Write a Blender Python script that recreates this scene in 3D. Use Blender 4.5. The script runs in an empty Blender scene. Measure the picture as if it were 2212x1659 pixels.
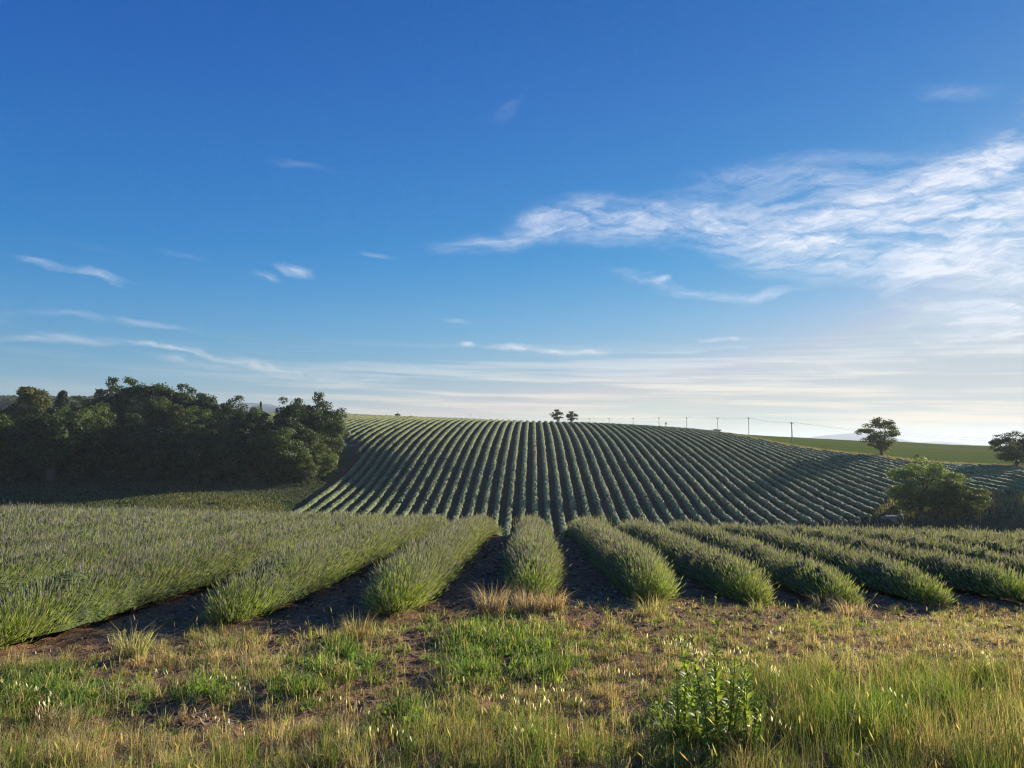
import bpy, math, random
import numpy as np
from mathutils import Vector, Matrix

rng = np.random.default_rng(7)
random.seed(7)
PI = math.pi
SC = bpy.context.scene
COL = SC.collection

# ------------------------------------------------------------------ camera, sky, sun, exposure
CAM_H = 1.6
F = 1661.0            # focal length in units of a 2212 px wide frame
HZ = 960.0            # where the horizon stands in that frame
VPX = 1150.0          # where the furrows run to
PITCH = math.atan((HZ - 829.5) / F)
YAW = math.atan((VPX - 1106.0) / F * math.cos(PITCH))
SUN_AZ = math.radians(43.0)      # right of the rows' direction
SUN_EL = math.radians(12.0)

cam_d = bpy.data.cameras.new('camera')
cam_d.lens = F / 2212.0 * 36.0
cam_d.sensor_width = 36.0
cam_d.clip_start = 0.1
cam_d.clip_end = 30000.0
cam = bpy.data.objects.new('camera', cam_d)
COL.objects.link(cam)
cam.location = (0, 0, CAM_H)
cam.rotation_euler = (PI / 2 + PITCH, 0, YAW)
SC.camera = cam

SC.view_settings.view_transform = 'Standard'
SC.view_settings.look = 'None'
SC.view_settings.gamma = 1
SC.view_settings.use_curve_mapping = False
SC.view_settings.exposure = 1.15
SC.render.engine = 'CYCLES'
SC.cycles.max_bounces = 6
SC.cycles.diffuse_bounces = 3
SC.cycles.glossy_bounces = 2
SC.cycles.transmission_bounces = 4
SC.cycles.transparent_max_bounces = 8
SC.cycles.volume_bounces = 0
SC.cycles.use_adaptive_sampling = True
SC.cycles.adaptive_threshold = 0.02
SC.cycles.use_denoising = True
SC.cycles.denoising_prefilter = 'NONE'
SC.cycles.filter_width = 1.2

def ray(px, py):
    """world direction through a point of the 2212 x 1659 frame, scaled so that y = 1"""
    xc = (px - 1106.0) / F; yc = -(py - 829.5) / F
    y = math.cos(PITCH) - math.sin(PITCH) * yc
    z = math.sin(PITCH) + math.cos(PITCH) * yc
    x2 = xc * math.cos(YAW) - y * math.sin(YAW)
    y2 = xc * math.sin(YAW) + y * math.cos(YAW)
    return x2 / y2, z / y2

def at(px, py, Y):
    u, v = ray(px, py)
    return np.array([u * Y, Y, CAM_H + v * Y])

def project(X, Y, Z):
    z = Z - CAM_H
    xr = X * math.cos(YAW) + Y * math.sin(YAW)
    yr = -X * math.sin(YAW) + Y * math.cos(YAW)
    d = yr * math.cos(PITCH) + z * math.sin(PITCH)
    up = -yr * math.sin(PITCH) + z * math.cos(PITCH)
    return 1106 + F * xr / d, 829.5 - F * up / d

def azel(px, py):
    u, v = ray(px, py)
    return math.atan2(u, 1.0), math.atan2(v, math.hypot(u, 1.0))

# --- world
world = bpy.data.worlds.new('World'); SC.world = world
world.use_nodes = True
nt = world.node_tree
for n in list(nt.nodes): nt.nodes.remove(n)
class NB:
    """small helper for node trees"""
    def __init__(s, t): s.t = t
    def n(s, typ, **kw):
        nd = s.t.nodes.new(typ)
        for k, v in kw.items(): setattr(nd, k, v)
        return nd
    def l(s, a, b): s.t.links.new(a, b)
    def m(s, op, a, b=None, c=None, clamp=False):
        nd = s.n('ShaderNodeMath', operation=op); nd.use_clamp = clamp
        for i, v in enumerate((a, b, c)):
            if v is None: continue
            if isinstance(v, (int, float)): nd.inputs[i].default_value = v
            else: s.l(v, nd.inputs[i])
        return nd.outputs[0]
    def ramp(s, x, a, b, c=0.0, d=1.0, smooth=True):
        nd = s.n('ShaderNodeMapRange'); nd.interpolation_type = 'SMOOTHSTEP' if smooth else 'LINEAR'
        s.l(x, nd.inputs[0])
        for i, v in enumerate((a, b, c, d)): nd.inputs[i + 1].default_value = v
        return nd.outputs[0]
    def mix(s, f, a, b, mode='MIX'):
        nd = s.n('ShaderNodeMix', data_type='RGBA', blend_type=mode)
        for i, v in ((0, f), (6, a), (7, b)):
            if isinstance(v, (int, float)): nd.inputs[i].default_value = v
            elif isinstance(v, tuple): nd.inputs[i].default_value = (*v, 1)
            else: s.l(v, nd.inputs[i])
        return nd.outputs[2]
    def noise(s, vec, scale, detail=4, rough=0.55, dist=0.0, dim='3D'):
        nd = s.n('ShaderNodeTexNoise', noise_dimensions=dim)
        s.l(vec, nd.inputs['Vector'])
        nd.inputs['Scale'].default_value = scale; nd.inputs['Detail'].default_value = detail
        nd.inputs['Roughness'].default_value = rough; nd.inputs['Distortion'].default_value = dist
        return nd.outputs['Fac'], nd.outputs['Color']
    def mapping(s, vec, loc=(0, 0, 0), rot=0.0, scale=(1, 1, 1), typ='TEXTURE'):
        nd = s.n('ShaderNodeMapping', vector_type=typ)
        s.l(vec, nd.inputs[0])
        nd.inputs[1].default_value = loc; nd.inputs[2].default_value = (0, 0, rot); nd.inputs[3].default_value = scale
        return nd.outputs[0]

W = NB(nt)
sky = W.n('ShaderNodeTexSky', sky_type='NISHITA')
sky.sun_disc = False
sky.sun_elevation = SUN_EL
sky.sun_rotation = SUN_AZ
sky.altitude = 600
sky.air_density = 1.0
sky.dust_density = 0.3
sky.ozone_density = 2.5
geo = W.n('ShaderNodeTexCoord')
sep = W.n('ShaderNodeSeparateXYZ'); W.l(geo.outputs['Generated'], sep.inputs[0])
azn = W.m('ARCTAN2', sep.outputs[0], sep.outputs[1])
eln = W.m('ARCSINE', sep.outputs[2])
comb = W.n('ShaderNodeCombineXYZ'); W.l(azn, comb.inputs[0]); W.l(eln, comb.inputs[1])
ae = comb.outputs[0]
# warp of the cloud coordinates
_, wc = W.noise(W.mapping(ae, scale=(1 / 1.0, 1 / 2.2, 1)), 5.0, 5, 0.6)
wsub = W.n('ShaderNodeVectorMath', operation='SUBTRACT'); W.l(wc, wsub.inputs[0]); wsub.inputs[1].default_value = (.5, .5, .5)
wsc = W.n('ShaderNodeVectorMath', operation='MULTIPLY'); W.l(wsub.outputs[0], wsc.inputs[0]); wsc.inputs[1].default_value = (0.17, 0.055, 0)
wadd = W.n('ShaderNodeVectorMath', operation='ADD'); W.l(ae, wadd.inputs[0]); W.l(wsc.outputs[0], wadd.inputs[1])
aew = wadd.outputs[0]
def cloud_set(blobs, src):
    acc = None
    for (px, py, rx, ry, tilt, amp) in blobs:
        a, e = azel(px, py)
        v = W.mapping(src, loc=(a, e, 0), rot=math.radians(tilt), scale=(rx / F, ry / F, 1))
        ln = W.n('ShaderNodeVectorMath', operation='LENGTH'); W.l(v, ln.inputs[0])
        r = W.ramp(ln.outputs['Value'], 1.0, 0.0, 0.0, amp)
        acc = r if acc is None else W.m('ADD', acc, r)
    return acc
CIRRUS = [  # px, py, half width, half height, tilt (deg, up to the right is +), strength
    (1040, 520, 130, 40, 4, .42), (1190, 478, 170, 52, 10, .62), (1340, 475, 190, 60, 2, .60),
    (1520, 480, 200, 75, 0, .72), (1620, 375, 230, 42, 4, .42), (1700, 520, 230, 85, -14, .75), (1820, 415, 260, 95, 4, .62),
    (1900, 520, 260, 100, -4, .80), (2060, 440, 300, 130, 5, .85), (2230, 400, 300, 160, 8, .95), (2200, 520, 300, 90, 0, .8),
    (2080, 570, 220, 25, 2, .5), (2380, 470, 330, 170, 0, .9),
    (2190, 680, 190, 75, -5, 1.0), (2120, 590, 230, 40, 0, .6), (2180, 330, 240, 70, 10, .5), (2130, 640, 120, 22, 15, .5), (2160, 735, 170, 18, 0, .7), (2060, 705, 120, 10, 0, .5), (2390, 650, 220, 130, 0, .8),
    (1400, 602, 140, 18, -16, .42), (1540, 632, 140, 16, -6, .46), (1670, 630, 110, 16, 10, .42),
    (1945, 630, 70, 35, -35, .42), (2060, 190, 90, 26, -15, .22), (2200, 290, 160, 60, 35, .38),
    (1110, 245, 70, 16, 30, .10), (680, 350, 120, 12, -8, .10), (200, 524, 90, 8, -4, .08),
]
SMALL = [
    (175, 572, 140, 11, -7, .75), (230, 590, 80, 8, -14, .35), (640, 583, 60, 17, -4, .72), (555, 595, 50, 12, -4, .42),
    (1435, 603, 22, 11, 12, .6), (1008, 745, 38, 7, -4, .9), (1110, 748, 75, 16, 2, .8), (1230, 756, 130, 10, -5, .95), (1550, 739, 90, 7, -2, .7),
    (965, 690, 45, 9, -6, .35), (400, 765, 190, 9, -7, .75), (590, 793, 180, 17, -6, .72), (640, 812, 170, 10, -3, .45),
    (400, 786, 130, 12, -3, .42), (840, 830, 120, 7, -2, .4), (300, 705, 260, 12, -4, .28), (120, 735, 150, 12, -2, .4),
    (1950, 660, 100, 8, 0, .3), (830, 548, 60, 7, -3, .25), (390, 547, 60, 9, -14, .2), (1500, 760, 160, 8, -3, .5),
    (2100, 770, 260, 10, 0, .5), (1750, 790, 300, 22, -3, .42),
]
f1, _ = W.noise(W.mapping(aew, rot=math.radians(9), scale=(1 / 2.6, 1 / 13.0, 1)), 2.6, 9, 0.58, 0.1)
f2, _ = W.noise(W.mapping(aew, rot=math.radians(-10), scale=(1 / 7.0, 1 / 30.0, 1)), 2.6, 9, 0.60, 0.1)
cm = W.m('MINIMUM', W.m('MULTIPLY', cloud_set(CIRRUS, aew), 1.0), 1.0)
fib = W.m('ADD', W.m('MULTIPLY', f1, 0.55), W.m('MULTIPLY', f2, 0.6))      # about .57 on average
f5, _ = W.noise(W.mapping(aew, rot=math.radians(14), scale=(1 / 5.0, 1 / 60.0, 1)), 3.0, 6, 0.6, 0.1)
c1 = W.m('MULTIPLY', W.m('MULTIPLY', cm, W.ramp(f5, 0.3, 0.7, 0.72, 1.12)), W.ramp(fib, 0.41, 0.75, 0.04, 1.08))
sm = cloud_set(SMALL, W.mapping(aew, loc=(0, 0, 0)))
c2 = W.m('MULTIPLY', W.m('MULTIPLY', sm, 0.78), W.ramp(f2, 0.32, 0.72, 0.12, 1.1))
# flat bands of thin cloud above the horizon, all round, thickest towards the sun
cosun = W.m('COSINE', W.m('SUBTRACT', azn, SUN_AZ))
toward = W.ramp(cosun, 0.25, 0.97, 0.12, 1.0)
f3, _ = W.noise(W.mapping(ae, rot=math.radians(-1.5), scale=(1 / 1.7, 1 / 44.0, 1)), 1.7, 8, 0.60, 0.12)
band = W.m('MULTIPLY', W.ramp(eln, 0.004, 0.03), W.ramp(eln, 0.145, 0.06))
c3 = W.m('MULTIPLY', W.m('MULTIPLY', band, toward), W.ramp(f3, 0.43, 0.62, 0.0, 0.95))
f4, _ = W.noise(W.mapping(ae, scale=(1 / 2.2, 1 / 7.0, 1)), 1.7, 7, 0.6, 0.5)
back = W.m('MULTIPLY', W.m('MULTIPLY', W.ramp(f4, 0.52, 0.8), 0.5), W.ramp(cosun, 0.35, -0.3))
cl = W.m('ADD', W.m('ADD', c1, c2), W.m('ADD', W.m('MULTIPLY', c3, 1.0), back))
cl = W.m('MINIMUM', W.m('MAXIMUM', cl, 0.0), 0.93)
# colour of the clear sky: the physical sky, deepened the way a phone camera does
sr = W.n('ShaderNodeSeparateColor'); W.l(sky.outputs[0], sr.inputs[0])
chan = []
for i, gam in enumerate((1.6, 0.682, 0.312)):
    chan.append(W.m('POWER', W.m('MINIMUM', sr.outputs[i], 5.3 if i == 0 else 7.6), gam))
cc_ = W.n('ShaderNodeCombineColor')
for i in range(3): W.l(chan[i], cc_.inputs[i])
gr = W.n('ShaderNodeValToRGB'); W.l(W.m('DIVIDE', eln, 0.8), gr.inputs[0])
STOPS = [(0.0, (.33, 1.45, 2.75)), (0.075, (.36, 1.42, 3.1)), (0.2, (.28, 1.39, 3.71)), (0.3, (.15, 1.20, 3.68)), (0.56, (.12, .90, 3.35)), (0.75, (.08, .78, 2.94))]
el_ = gr.color_ramp.elements
while len(el_) < len(STOPS): el_.new(0.5)
for e_, (p_, c_) in zip(el_, STOPS):
    e_.position = p_; e_.color = (c_[0] / 4, c_[1] / 4, c_[2] / 4, 1)
skyc = W.mix(1.0, W.mix(1.0, cc_.outputs[0], gr.outputs[0], 'MULTIPLY'), (3.75, 3.75, 3.75), 'MULTIPLY')
warm = W.mix(W.ramp(eln, 0.16, 0.02), (7.7, 8.1, 9.1), (7.6, 6.8, 5.4))
full = W.mix(cl, skyc, warm)
bg = W.n('ShaderNodeBackground'); bg.inputs[1].default_value = 0.05
W.l(full, bg.inputs[0])
wo = W.n('ShaderNodeOutputWorld'); W.l(bg.outputs[0], wo.inputs[0])

sun_d = bpy.data.lights.new('sun', 'SUN')
sun_d.energy = 5.0
sun_d.angle = math.radians(0.5)
sun_d.color = (1.0, 0.89, 0.72)
sun = bpy.data.objects.new('sun', sun_d); COL.objects.link(sun)
sdir = Vector((math.cos(SUN_EL) * math.sin(SUN_AZ), math.cos(SUN_EL) * math.cos(SUN_AZ), math.sin(SUN_EL)))
sun.rotation_euler = sdir.to_track_quat('Z', 'Y').to_euler()
sun.location = (60, 50, 60)

# ------------------------------------------------------------------ helpers
def mesh_np(name, V, T, C=None, smooth=False):
    """V (n,3), T (m,k) same sized faces, C (n,3) vertex colours"""
    me = bpy.data.meshes.new(name)
    V = np.ascontiguousarray(V, dtype=np.float32); T = np.ascontiguousarray(T, dtype=np.int32)
    me.vertices.add(len(V)); me.vertices.foreach_set('co', V.ravel())
    k = T.shape[1]
    me.loops.add(T.size); me.loops.foreach_set('vertex_index', T.ravel())
    me.polygons.add(len(T))
    me.polygons.foreach_set('loop_start', np.arange(0, T.size, k, dtype=np.int32))
    me.polygons.foreach_set('loop_total', np.full(len(T), k, dtype=np.int32))
    me.polygons.foreach_set('use_smooth', np.full(len(T), smooth, dtype=bool))
    if C is not None:
        at_ = me.color_attributes.new('col', 'FLOAT_COLOR', 'POINT')
        c4 = np.ones((len(V), 4), dtype=np.float32); c4[:, :3] = C
        at_.data.foreach_set('color', c4.ravel())
    me.update(calc_edges=True)
    return me

def obj(name, me, mat=None, parent=None, label=None, cat=None, group=None, kind=None, loc=None):
    o = bpy.data.objects.new(name, me); COL.objects.link(o)
    if mat is not None and me is not None and not me.materials: me.materials.append(mat)
    if parent is not None: o.parent = parent
    if label: o['label'] = label
    if cat: o['category'] = cat
    if group: o['group'] = group
    if kind: o['kind'] = kind
    if loc is not None: o.location = loc
    return o

def clone(o, **kw):
    r = o.copy(); COL.objects.link(r)
    for ch in o.children:
        c = ch.copy(); COL.objects.link(c); c.parent = r
    for k, v in kw.items(): r[k] = v
    return r

def attr_mat(name, rough=0.7, trans=0.3, var=0.35, nscale=3.0, spec=0.3, bump=0.0, bscale=20, tint=None):
    m = bpy.data.materials.new(name); m.use_nodes = True
    t = m.node_tree
    for n in list(t.nodes): t.nodes.remove(n)
    b = NB(t)
    a = b.n('ShaderNodeAttribute', attribute_name='col')
    tc = b.n('ShaderNodeTexCoord')
    f, _ = b.noise(tc.outputs['Object'], nscale, 4, 0.6)
    val = b.ramp(f, 0.3, 0.7, 1 - var, 1 + var, smooth=False)
    cc = b.n('ShaderNodeVectorMath', operation='SCALE'); b.l(a.outputs['Color'], cc.inputs[0]); b.l(val, cc.inputs['Scale'])
    col = cc.outputs[0]
    p = b.n('ShaderNodeBsdfPrincipled'); b.l(col, p.inputs['Base Color'])
    p.inputs['Roughness'].default_value = rough
    p.inputs['Specular IOR Level'].default_value = spec
    if bump:
        g, _ = b.noise(tc.outputs['Object'], bscale, 5, 0.65)
        bn = b.n('ShaderNodeBump'); bn.inputs['Strength'].default_value = bump; bn.inputs['Distance'].default_value = 0.1
        b.l(g, bn.inputs['Height']); b.l(bn.outputs[0], p.inputs['Normal'])
    out = b.n('ShaderNodeOutputMaterial')
    if trans:
        tr = b.n('ShaderNodeBsdfTranslucent')
        tcol = b.mix(1.0, col, tint or (1.5, 1.45, 0.75), 'MULTIPLY')
        b.l(tcol, tr.inputs['Color'])
        ms = b.n('ShaderNodeMixShader'); ms.inputs[0].default_value = trans
        b.l(p.outputs[0], ms.inputs[1]); b.l(tr.outputs[0], ms.inputs[2]); b.l(ms.outputs[0], out.inputs[0])
    else:
        b.l(p.outputs[0], out.inputs[0])
    return m

# smooth value noise on numpy arrays
_tab = rng.random((256, 256)).astype(np.float64)
def vnoise(x, y):
    xi = np.floor(x).astype(int); yi = np.floor(y).astype(int)
    fx = x - xi; fy = y - yi
    fx = fx * fx * (3 - 2 * fx); fy = fy * fy * (3 - 2 * fy)
    a = _tab[xi & 255, yi & 255]; b = _tab[(xi + 1) & 255, yi & 255]
    c = _tab[xi & 255, (yi + 1) & 255]; d = _tab[(xi + 1) & 255, (yi + 1) & 255]
    return (a * (1 - fx) + b * fx) * (1 - fy) + (c * (1 - fx) + d * fx) * fy
def fbm(x, y, o=4, g=0.5):
    s = 0; a = 1; t = 0
    for i in range(o):
        s = s + a * (vnoise(x + 17.3 * i, y + 5.1 * i) - 0.5); t += a; a *= g; x = x * 2.03; y = y * 2.03
    return s / t

# ------------------------------------------------------------------ the lie of the land
def near_z(X, Y):
    Yc = np.maximum(Y, 0.5)
    u = np.clip(X / Yc, -0.95, 0.95)
    ss = lambda a, b, v: (lambda t: t * t * (3 - 2 * t))(np.clip((v - a) / (b - a), 0, 1))
    dip = 0.36 * ss(0.5, 5.5, X) * ss(7, 13, Y) * (1 - ss(15, 28, Y))
    return -0.053 * Y - 0.00082 * u * Yc * Yc * (Y > 0) - 0.004 * np.maximum(Y - 20, 0) ** 2 - dip
COLS = {   # column of the photograph: (distance, height in the photograph 'p' or metres 'z')
    -260: [(45, 'z', -3.2), (62, 'z', -5.4), (78, 'z', -6.4), (90, 'p', 1096), (100, 'p', 1070), (115, 'p', 1040), (132, 'p', 1003), (155, 'p', 960), (200, 'p', 928), (400, 'p', 905), (700, 'p', 876), (850, 'p', 878), (1500, 'z', -10), (8000, 'z', -20)],
    0: [(45, 'z', -3.4), (62, 'z', -5.6), (78, 'z', -6.6), (90, 'p', 1098), (100, 'p', 1072), (115, 'p', 1042), (132, 'p', 1000), (155, 'p', 955), (200, 'p', 925), (400, 'p', 905), (700, 'p', 878), (850, 'p', 880), (1500, 'z', -10), (8000, 'z', -20)],
    370: [(45, 'z', -4.0), (62, 'z', -6.3), (80, 'z', -7.2), (90, 'p', 1106), (100, 'p', 1080), (115, 'p', 1044), (130, 'p', 1003), (150, 'p', 960), (220, 'p', 908), (400, 'p', 905), (700, 'p', 885), (850, 'p', 890), (1500, 'z', -10), (8000, 'z', -20)],
    540: [(45, 'z', -4.7), (62, 'z', -7.1), (80, 'z', -7.8), (92, 'p', 1112), (102, 'p', 1085), (115, 'p', 1050), (130, 'p', 1010), (150, 'p', 965), (200, 'p', 908), (260, 'p', 896), (400, 'z', 7), (800, 'z', 0), (1500, 'z', -10), (8000, 'z', -20)],
    620: [(45, 'z', -5.1), (62, 'z', -7.6), (80, 'z', -8.4), (95, 'p', 1124), (105, 'p', 1090), (117, 'p', 1050), (132, 'p', 1008), (152, 'p', 957), (195, 'p', 905), (255, 'p', 895), (400, 'z', 7), (800, 'z', 0), (1500, 'z', -10), (8000, 'z', -20)],
    675: [(45, 'z', -5.4), (62, 'z', -8.0), (80, 'z', -8.8), (92, 'p', 1142), (102, 'p', 1107), (112, 'p', 1071), (122, 'p', 1040), (135, 'p', 1003), (152, 'p', 957), (185, 'p', 912), (215, 'p', 898), (250, 'p', 894), (400, 'z', 6), (800, 'z', 0), (1500, 'z', -10), (8000, 'z', -20)],
    766: [(45, 'z', -5.9), (62, 'z', -8.6), (80, 'z', -8.9), (92, 'p', 1145), (103, 'p', 1104), (118, 'p', 1058), (132, 'p', 1015), (144, 'p', 975), (157, 'p', 944), (180, 'p', 917), (210, 'p', 900.5), (235, 'p', 898.5), (400, 'z', 5), (800, 'z', 0), (1500, 'z', -10), (8000, 'z', -20)],
    880: [(45, 'z', -6.1), (62, 'z', -9.2), (80, 'z', -9.9), (102, 'p', 1114), (112, 'p', 1072), (125, 'p', 1025), (140, 'p', 980), (155, 'p', 949), (180, 'p', 920), (205, 'p', 905.5), (230, 'p', 903), (400, 'z', 5), (800, 'z', -2), (1500, 'z', -12), (8000, 'z', -20)],
    1106: [(45, 'z', -6.2), (62, 'z', -9.4), (80, 'z', -10.2), (102, 'p', 1120), (112, 'p', 1073), (125, 'p', 1022), (140, 'p', 980), (155, 'p', 952), (180, 'p', 925), (205, 'p', 912.5), (225, 'p', 911), (300, 'z', 7.6), (400, 'z', 5), (800, 'z', -4), (1500, 'z', -14), (8000, 'z', -20)],
    1300: [(45, 'z', -6.3), (62, 'z', -9.4), (80, 'z', -10.2), (100, 'p', 1122), (112, 'p', 1068), (125, 'p', 1025), (140, 'p', 983), (155, 'p', 955), (180, 'p', 930), (200, 'p', 919.5), (222, 'p', 917), (300, 'z', 7), (400, 'z', 4), (800, 'z', -6), (1500, 'z', -15), (8000, 'z', -20)],
    1500: [(45, 'z', -6.4), (62, 'z', -9.4), (80, 'z', -10.2), (98, 'p', 1127), (110, 'p', 1072), (122, 'p', 1030), (140, 'p', 986), (158, 'p', 957), (178, 'p', 939), (198, 'p', 930.5), (218, 'p', 929), (300, 'z', 5), (400, 'z', 2), (800, 'z', -8), (1500, 'z', -17), (8000, 'z', -20)],
    1620: [(45, 'z', -6.5), (62, 'z', -9.3), (80, 'z', -9.9), (95, 'p', 1131), (107, 'p', 1082), (118, 'p', 1045), (135, 'p', 1001), (152, 'p', 972), (170, 'p', 954), (190, 'p', 943), (215, 'p', 939.5), (260, 'p', 940), (400, 'z', 0), (800, 'z', -10), (1500, 'z', -18), (8000, 'z', -20)],
    1711: [(45, 'z', -6.5), (62, 'z', -9.2), (80, 'z', -9.6), (93, 'p', 1133), (105, 'p', 1086), (116, 'p', 1048), (132, 'p', 1008), (148, 'p', 982), (163, 'p', 968), (178, 'p', 958), (210, 'p', 948.5), (270, 'p', 944.5), (400, 'z', -1), (800, 'z', -12), (1500, 'z', -20), (8000, 'z', -22)],
    1900: [(45, 'z', -6.5), (62, 'z', -8.6), (75, 'z', -8.8), (88, 'p', 1139), (98, 'p', 1098), (110, 'p', 1056), (125, 'p', 1018), (138, 'p', 997), (150, 'p', 985), (200, 'p', 965), (270, 'p', 954.5), (330, 'p', 953), (500, 'z', -6), (800, 'z', -14), (1500, 'z', -20), (8000, 'z', -22)],
    2060: [(45, 'z', -6.2), (60, 'z', -7.8), (72, 'z', -8.0), (84, 'p', 1138), (95, 'p', 1090), (107, 'p', 1050), (120, 'p', 1022), (131, 'p', 1007), (142, 'p', 1000), (200, 'p', 975), (270, 'p', 963), (330, 'p', 960.5), (500, 'z', -8), (800, 'z', -14), (1500, 'z', -20), (8000, 'z', -22)],
    2212: [(45, 'z', -6.0), (58, 'z', -7.2), (70, 'z', -7.4), (80, 'p', 1138), (90, 'p', 1095), (102, 'p', 1052), (113, 'p', 1025), (124, 'p', 1013), (135, 'p', 1007), (200, 'p', 980), (270, 'p', 968), (330, 'p', 965), (500, 'z', -10), (800, 'z', -14), (1500, 'z', -20), (8000, 'z', -22)],
    2500: [(45, 'z', -5.8), (58, 'z', -6.8), (70, 'z', -7.2), (80, 'p', 1136), (90, 'p', 1098), (102, 'p', 1060), (113, 'p', 1035), (124, 'p', 1023), (135, 'p', 1016), (200, 'p', 988), (270, 'p', 974), (330, 'p', 970), (500, 'z', -12), (800, 'z', -15), (1500, 'z', -20), (8000, 'z', -22)],
}
def pchip(x, y, q):
    x = np.asarray(x, float); y = np.asarray(y, float)
    h = np.diff(x); d = np.diff(y) / h
    m = np.zeros_like(y)
    for i in range(1, len(x) - 1):
        if d[i - 1] * d[i] > 0:
            w1 = 2 * h[i] + h[i - 1]; w2 = h[i] + 2 * h[i - 1]
            m[i] = (w1 + w2) / (w1 / d[i - 1] + w2 / d[i])
    m[0] = d[0]; m[-1] = d[-1]
    i = np.clip(np.searchsorted(x, q) - 1, 0, len(x) - 2)
    t = (q - x[i]) / h[i]
    return ((1 + 2 * t) * (1 - t) ** 2 * y[i] + t * (1 - t) ** 2 * h[i] * m[i] + t * t * (3 - 2 * t) * y[i + 1] + t * t * (t - 1) * h[i] * m[i + 1])
TY = np.geomspace(34, 8000, 700)
TU = np.linspace(-0.95, 0.95, 400)
_us, _rows = [], []
for px in sorted(COLS):
    u0 = ray(px, 1000)[0]
    ys, zs = [], []
    for yy in (28, 31, 34): ys.append(yy); zs.append(float(near_z(np.array(u0 * yy), np.array(float(yy)))))
    for (Y, k, v) in COLS[px]:
        if v is None: continue
        ys.append(Y); zs.append(v if k == 'z' else float(at(px, v, Y)[2]))
    _us.append(u0); _rows.append(pchip(ys, zs, TY))
_rows = np.array(_rows)
TZ = np.array([pchip(_us, _rows[:, j], np.clip(TU, _us[0], _us[-1])) for j in range(len(TY))]).T    # [u, Y]
# soften the joints between columns
for _ in range(6):
    TZ[1:-1] = (TZ[:-2] + 2 * TZ[1:-1] + TZ[2:]) / 4
_lt0 = math.log(34); _lt1 = math.log(8000)
def H(X, Y):
    X = np.asarray(X, float); Y = np.asarray(Y, float)
    X, Y = np.broadcast_arrays(X, Y)
    zn = near_z(X, Y)
    Yc = np.maximum(Y, 34.0)
    u = np.clip(X / Yc, TU[0], TU[-1])
    a = (u - TU[0]) / (TU[1] - TU[0]); b = (np.log(Yc) - _lt0) / (_lt1 - _lt0) * (len(TY) - 1)
    ai = np.clip(a.astype(int), 0, len(TU) - 2); bi = np.clip(b.astype(int), 0, len(TY) - 2)
    fa = a - ai; fb = np.clip(b - bi, 0, 1)
    zf = (TZ[ai, bi] * (1 - fa) + TZ[ai + 1, bi] * fa) * (1 - fb) + (TZ[ai, bi + 1] * (1 - fa) + TZ[ai + 1, bi + 1] * fa) * fb
    return np.where(Y < 34, zn, zf)
def hz(x, y): return float(H(np.array(float(x)), np.array(float(y))))
def hit(px, py, y0=34.0, y1=900.0):
    u, v = ray(px, py)
    Y = np.geomspace(y0, y1, 1500)
    d = CAM_H + v * Y - H(u * Y, Y)
    i = np.argmax(d <= 0)
    if d[i] > 0: i = len(Y) - 1
    return float(u * Y[i]), float(Y[i])

# field limits
SP = 1.72                                              # distance between lavender rows
_EX = [-95, -60, -20, 0, 36, 42, 47, 52, 56, 62, 66, 71, 80, 95, 130]
_EY = [245, 245, 240, 236, 226, 214, 198, 178, 165, 150, 141, 134, 127, 120, 112]
def hill_end(x): return np.interp(x, _EX, _EY)
_SX = [-95, -60, -37.5, -36, -32.5, -31.2, 39, 50, 51, 62, 64, 130]
_SY = [185, 166, 153, 151, 149, 92, 91, 107, 100, 96, 74, 72]
def hill_start(x): return np.interp(x, _SX, _SY)
ROW_START = {-3: 7.3, -2: 8.9, -1: 9.6, 0: 11.1, 1: 11.3, 2: 12.4, 3: 13.2, 4: 13.7, 5: 14.0}
def row_start(k):
    if k in ROW_START: return ROW_START[k]
    return 6.9 if k < -3 else 14.0 + 0.2 * (k - 5)
FRONT_K = list(range(-24, 23))
def front_start(x):
    ks = sorted(FRONT_K)
    return np.interp(x, [k * SP for k in ks], [row_start(k) for k in ks])

# ------------------------------------------------------------------ ground materials
def ground_mat(name, cols, scale, fine=30.0, bump=0.6, bdist=0.04, rough=0.95, stretch=(1, 1, 1)):
    m = bpy.data.materials.new(name); m.use_nodes = True
    t = m.node_tree
    for n in list(t.nodes): t.nodes.remove(n)
    b = NB(t)
    tc = b.n('ShaderNodeTexCoord')
    v = b.mapping(tc.outputs['Object'], scale=stretch, typ='POINT')
    f, _ = b.noise(v, scale, 6, 0.6, 0.3)
    g, _ = b.noise(v, fine, 5, 0.65)
    h, _ = b.noise(v, scale * 0.17, 3, 0.5)
    c = b.mix(b.ramp(f, 0.35, 0.65), cols[0], cols[1])
    c = b.mix(b.ramp(g, 0.50, 0.72), c, cols[2])
    c = b.mix(b.m('MULTIPLY', b.ramp(h, 0.45, 0.7), 0.6), c, cols[3])
    p = b.n('ShaderNodeBsdfPrincipled'); b.l(c, p.inputs['Base Color']); p.inputs['Roughness'].default_value = rough
    p.inputs['Specular IOR Level'].default_value = 0.0
    bn = b.n('ShaderNodeBump'); bn.inputs['Strength'].default_value = bump; bn.inputs['Distance'].default_value = bdist
    b.l(b.m('ADD', g, f), bn.inputs['Height']); b.l(bn.outputs[0], p.inputs['Normal'])
    o = b.n('ShaderNodeOutputMaterial'); b.l(p.outputs[0], o.inputs[0])
    return m
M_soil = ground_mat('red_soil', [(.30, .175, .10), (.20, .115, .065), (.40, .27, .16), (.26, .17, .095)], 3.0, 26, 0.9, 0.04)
M_hillsoil = ground_mat('hill_soil', [(.09, .055, .038), (.07, .05, .034), (.12, .08, .055), (.07, .06, .035)], 0.9, 6, 0.8, 0.1)
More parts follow.
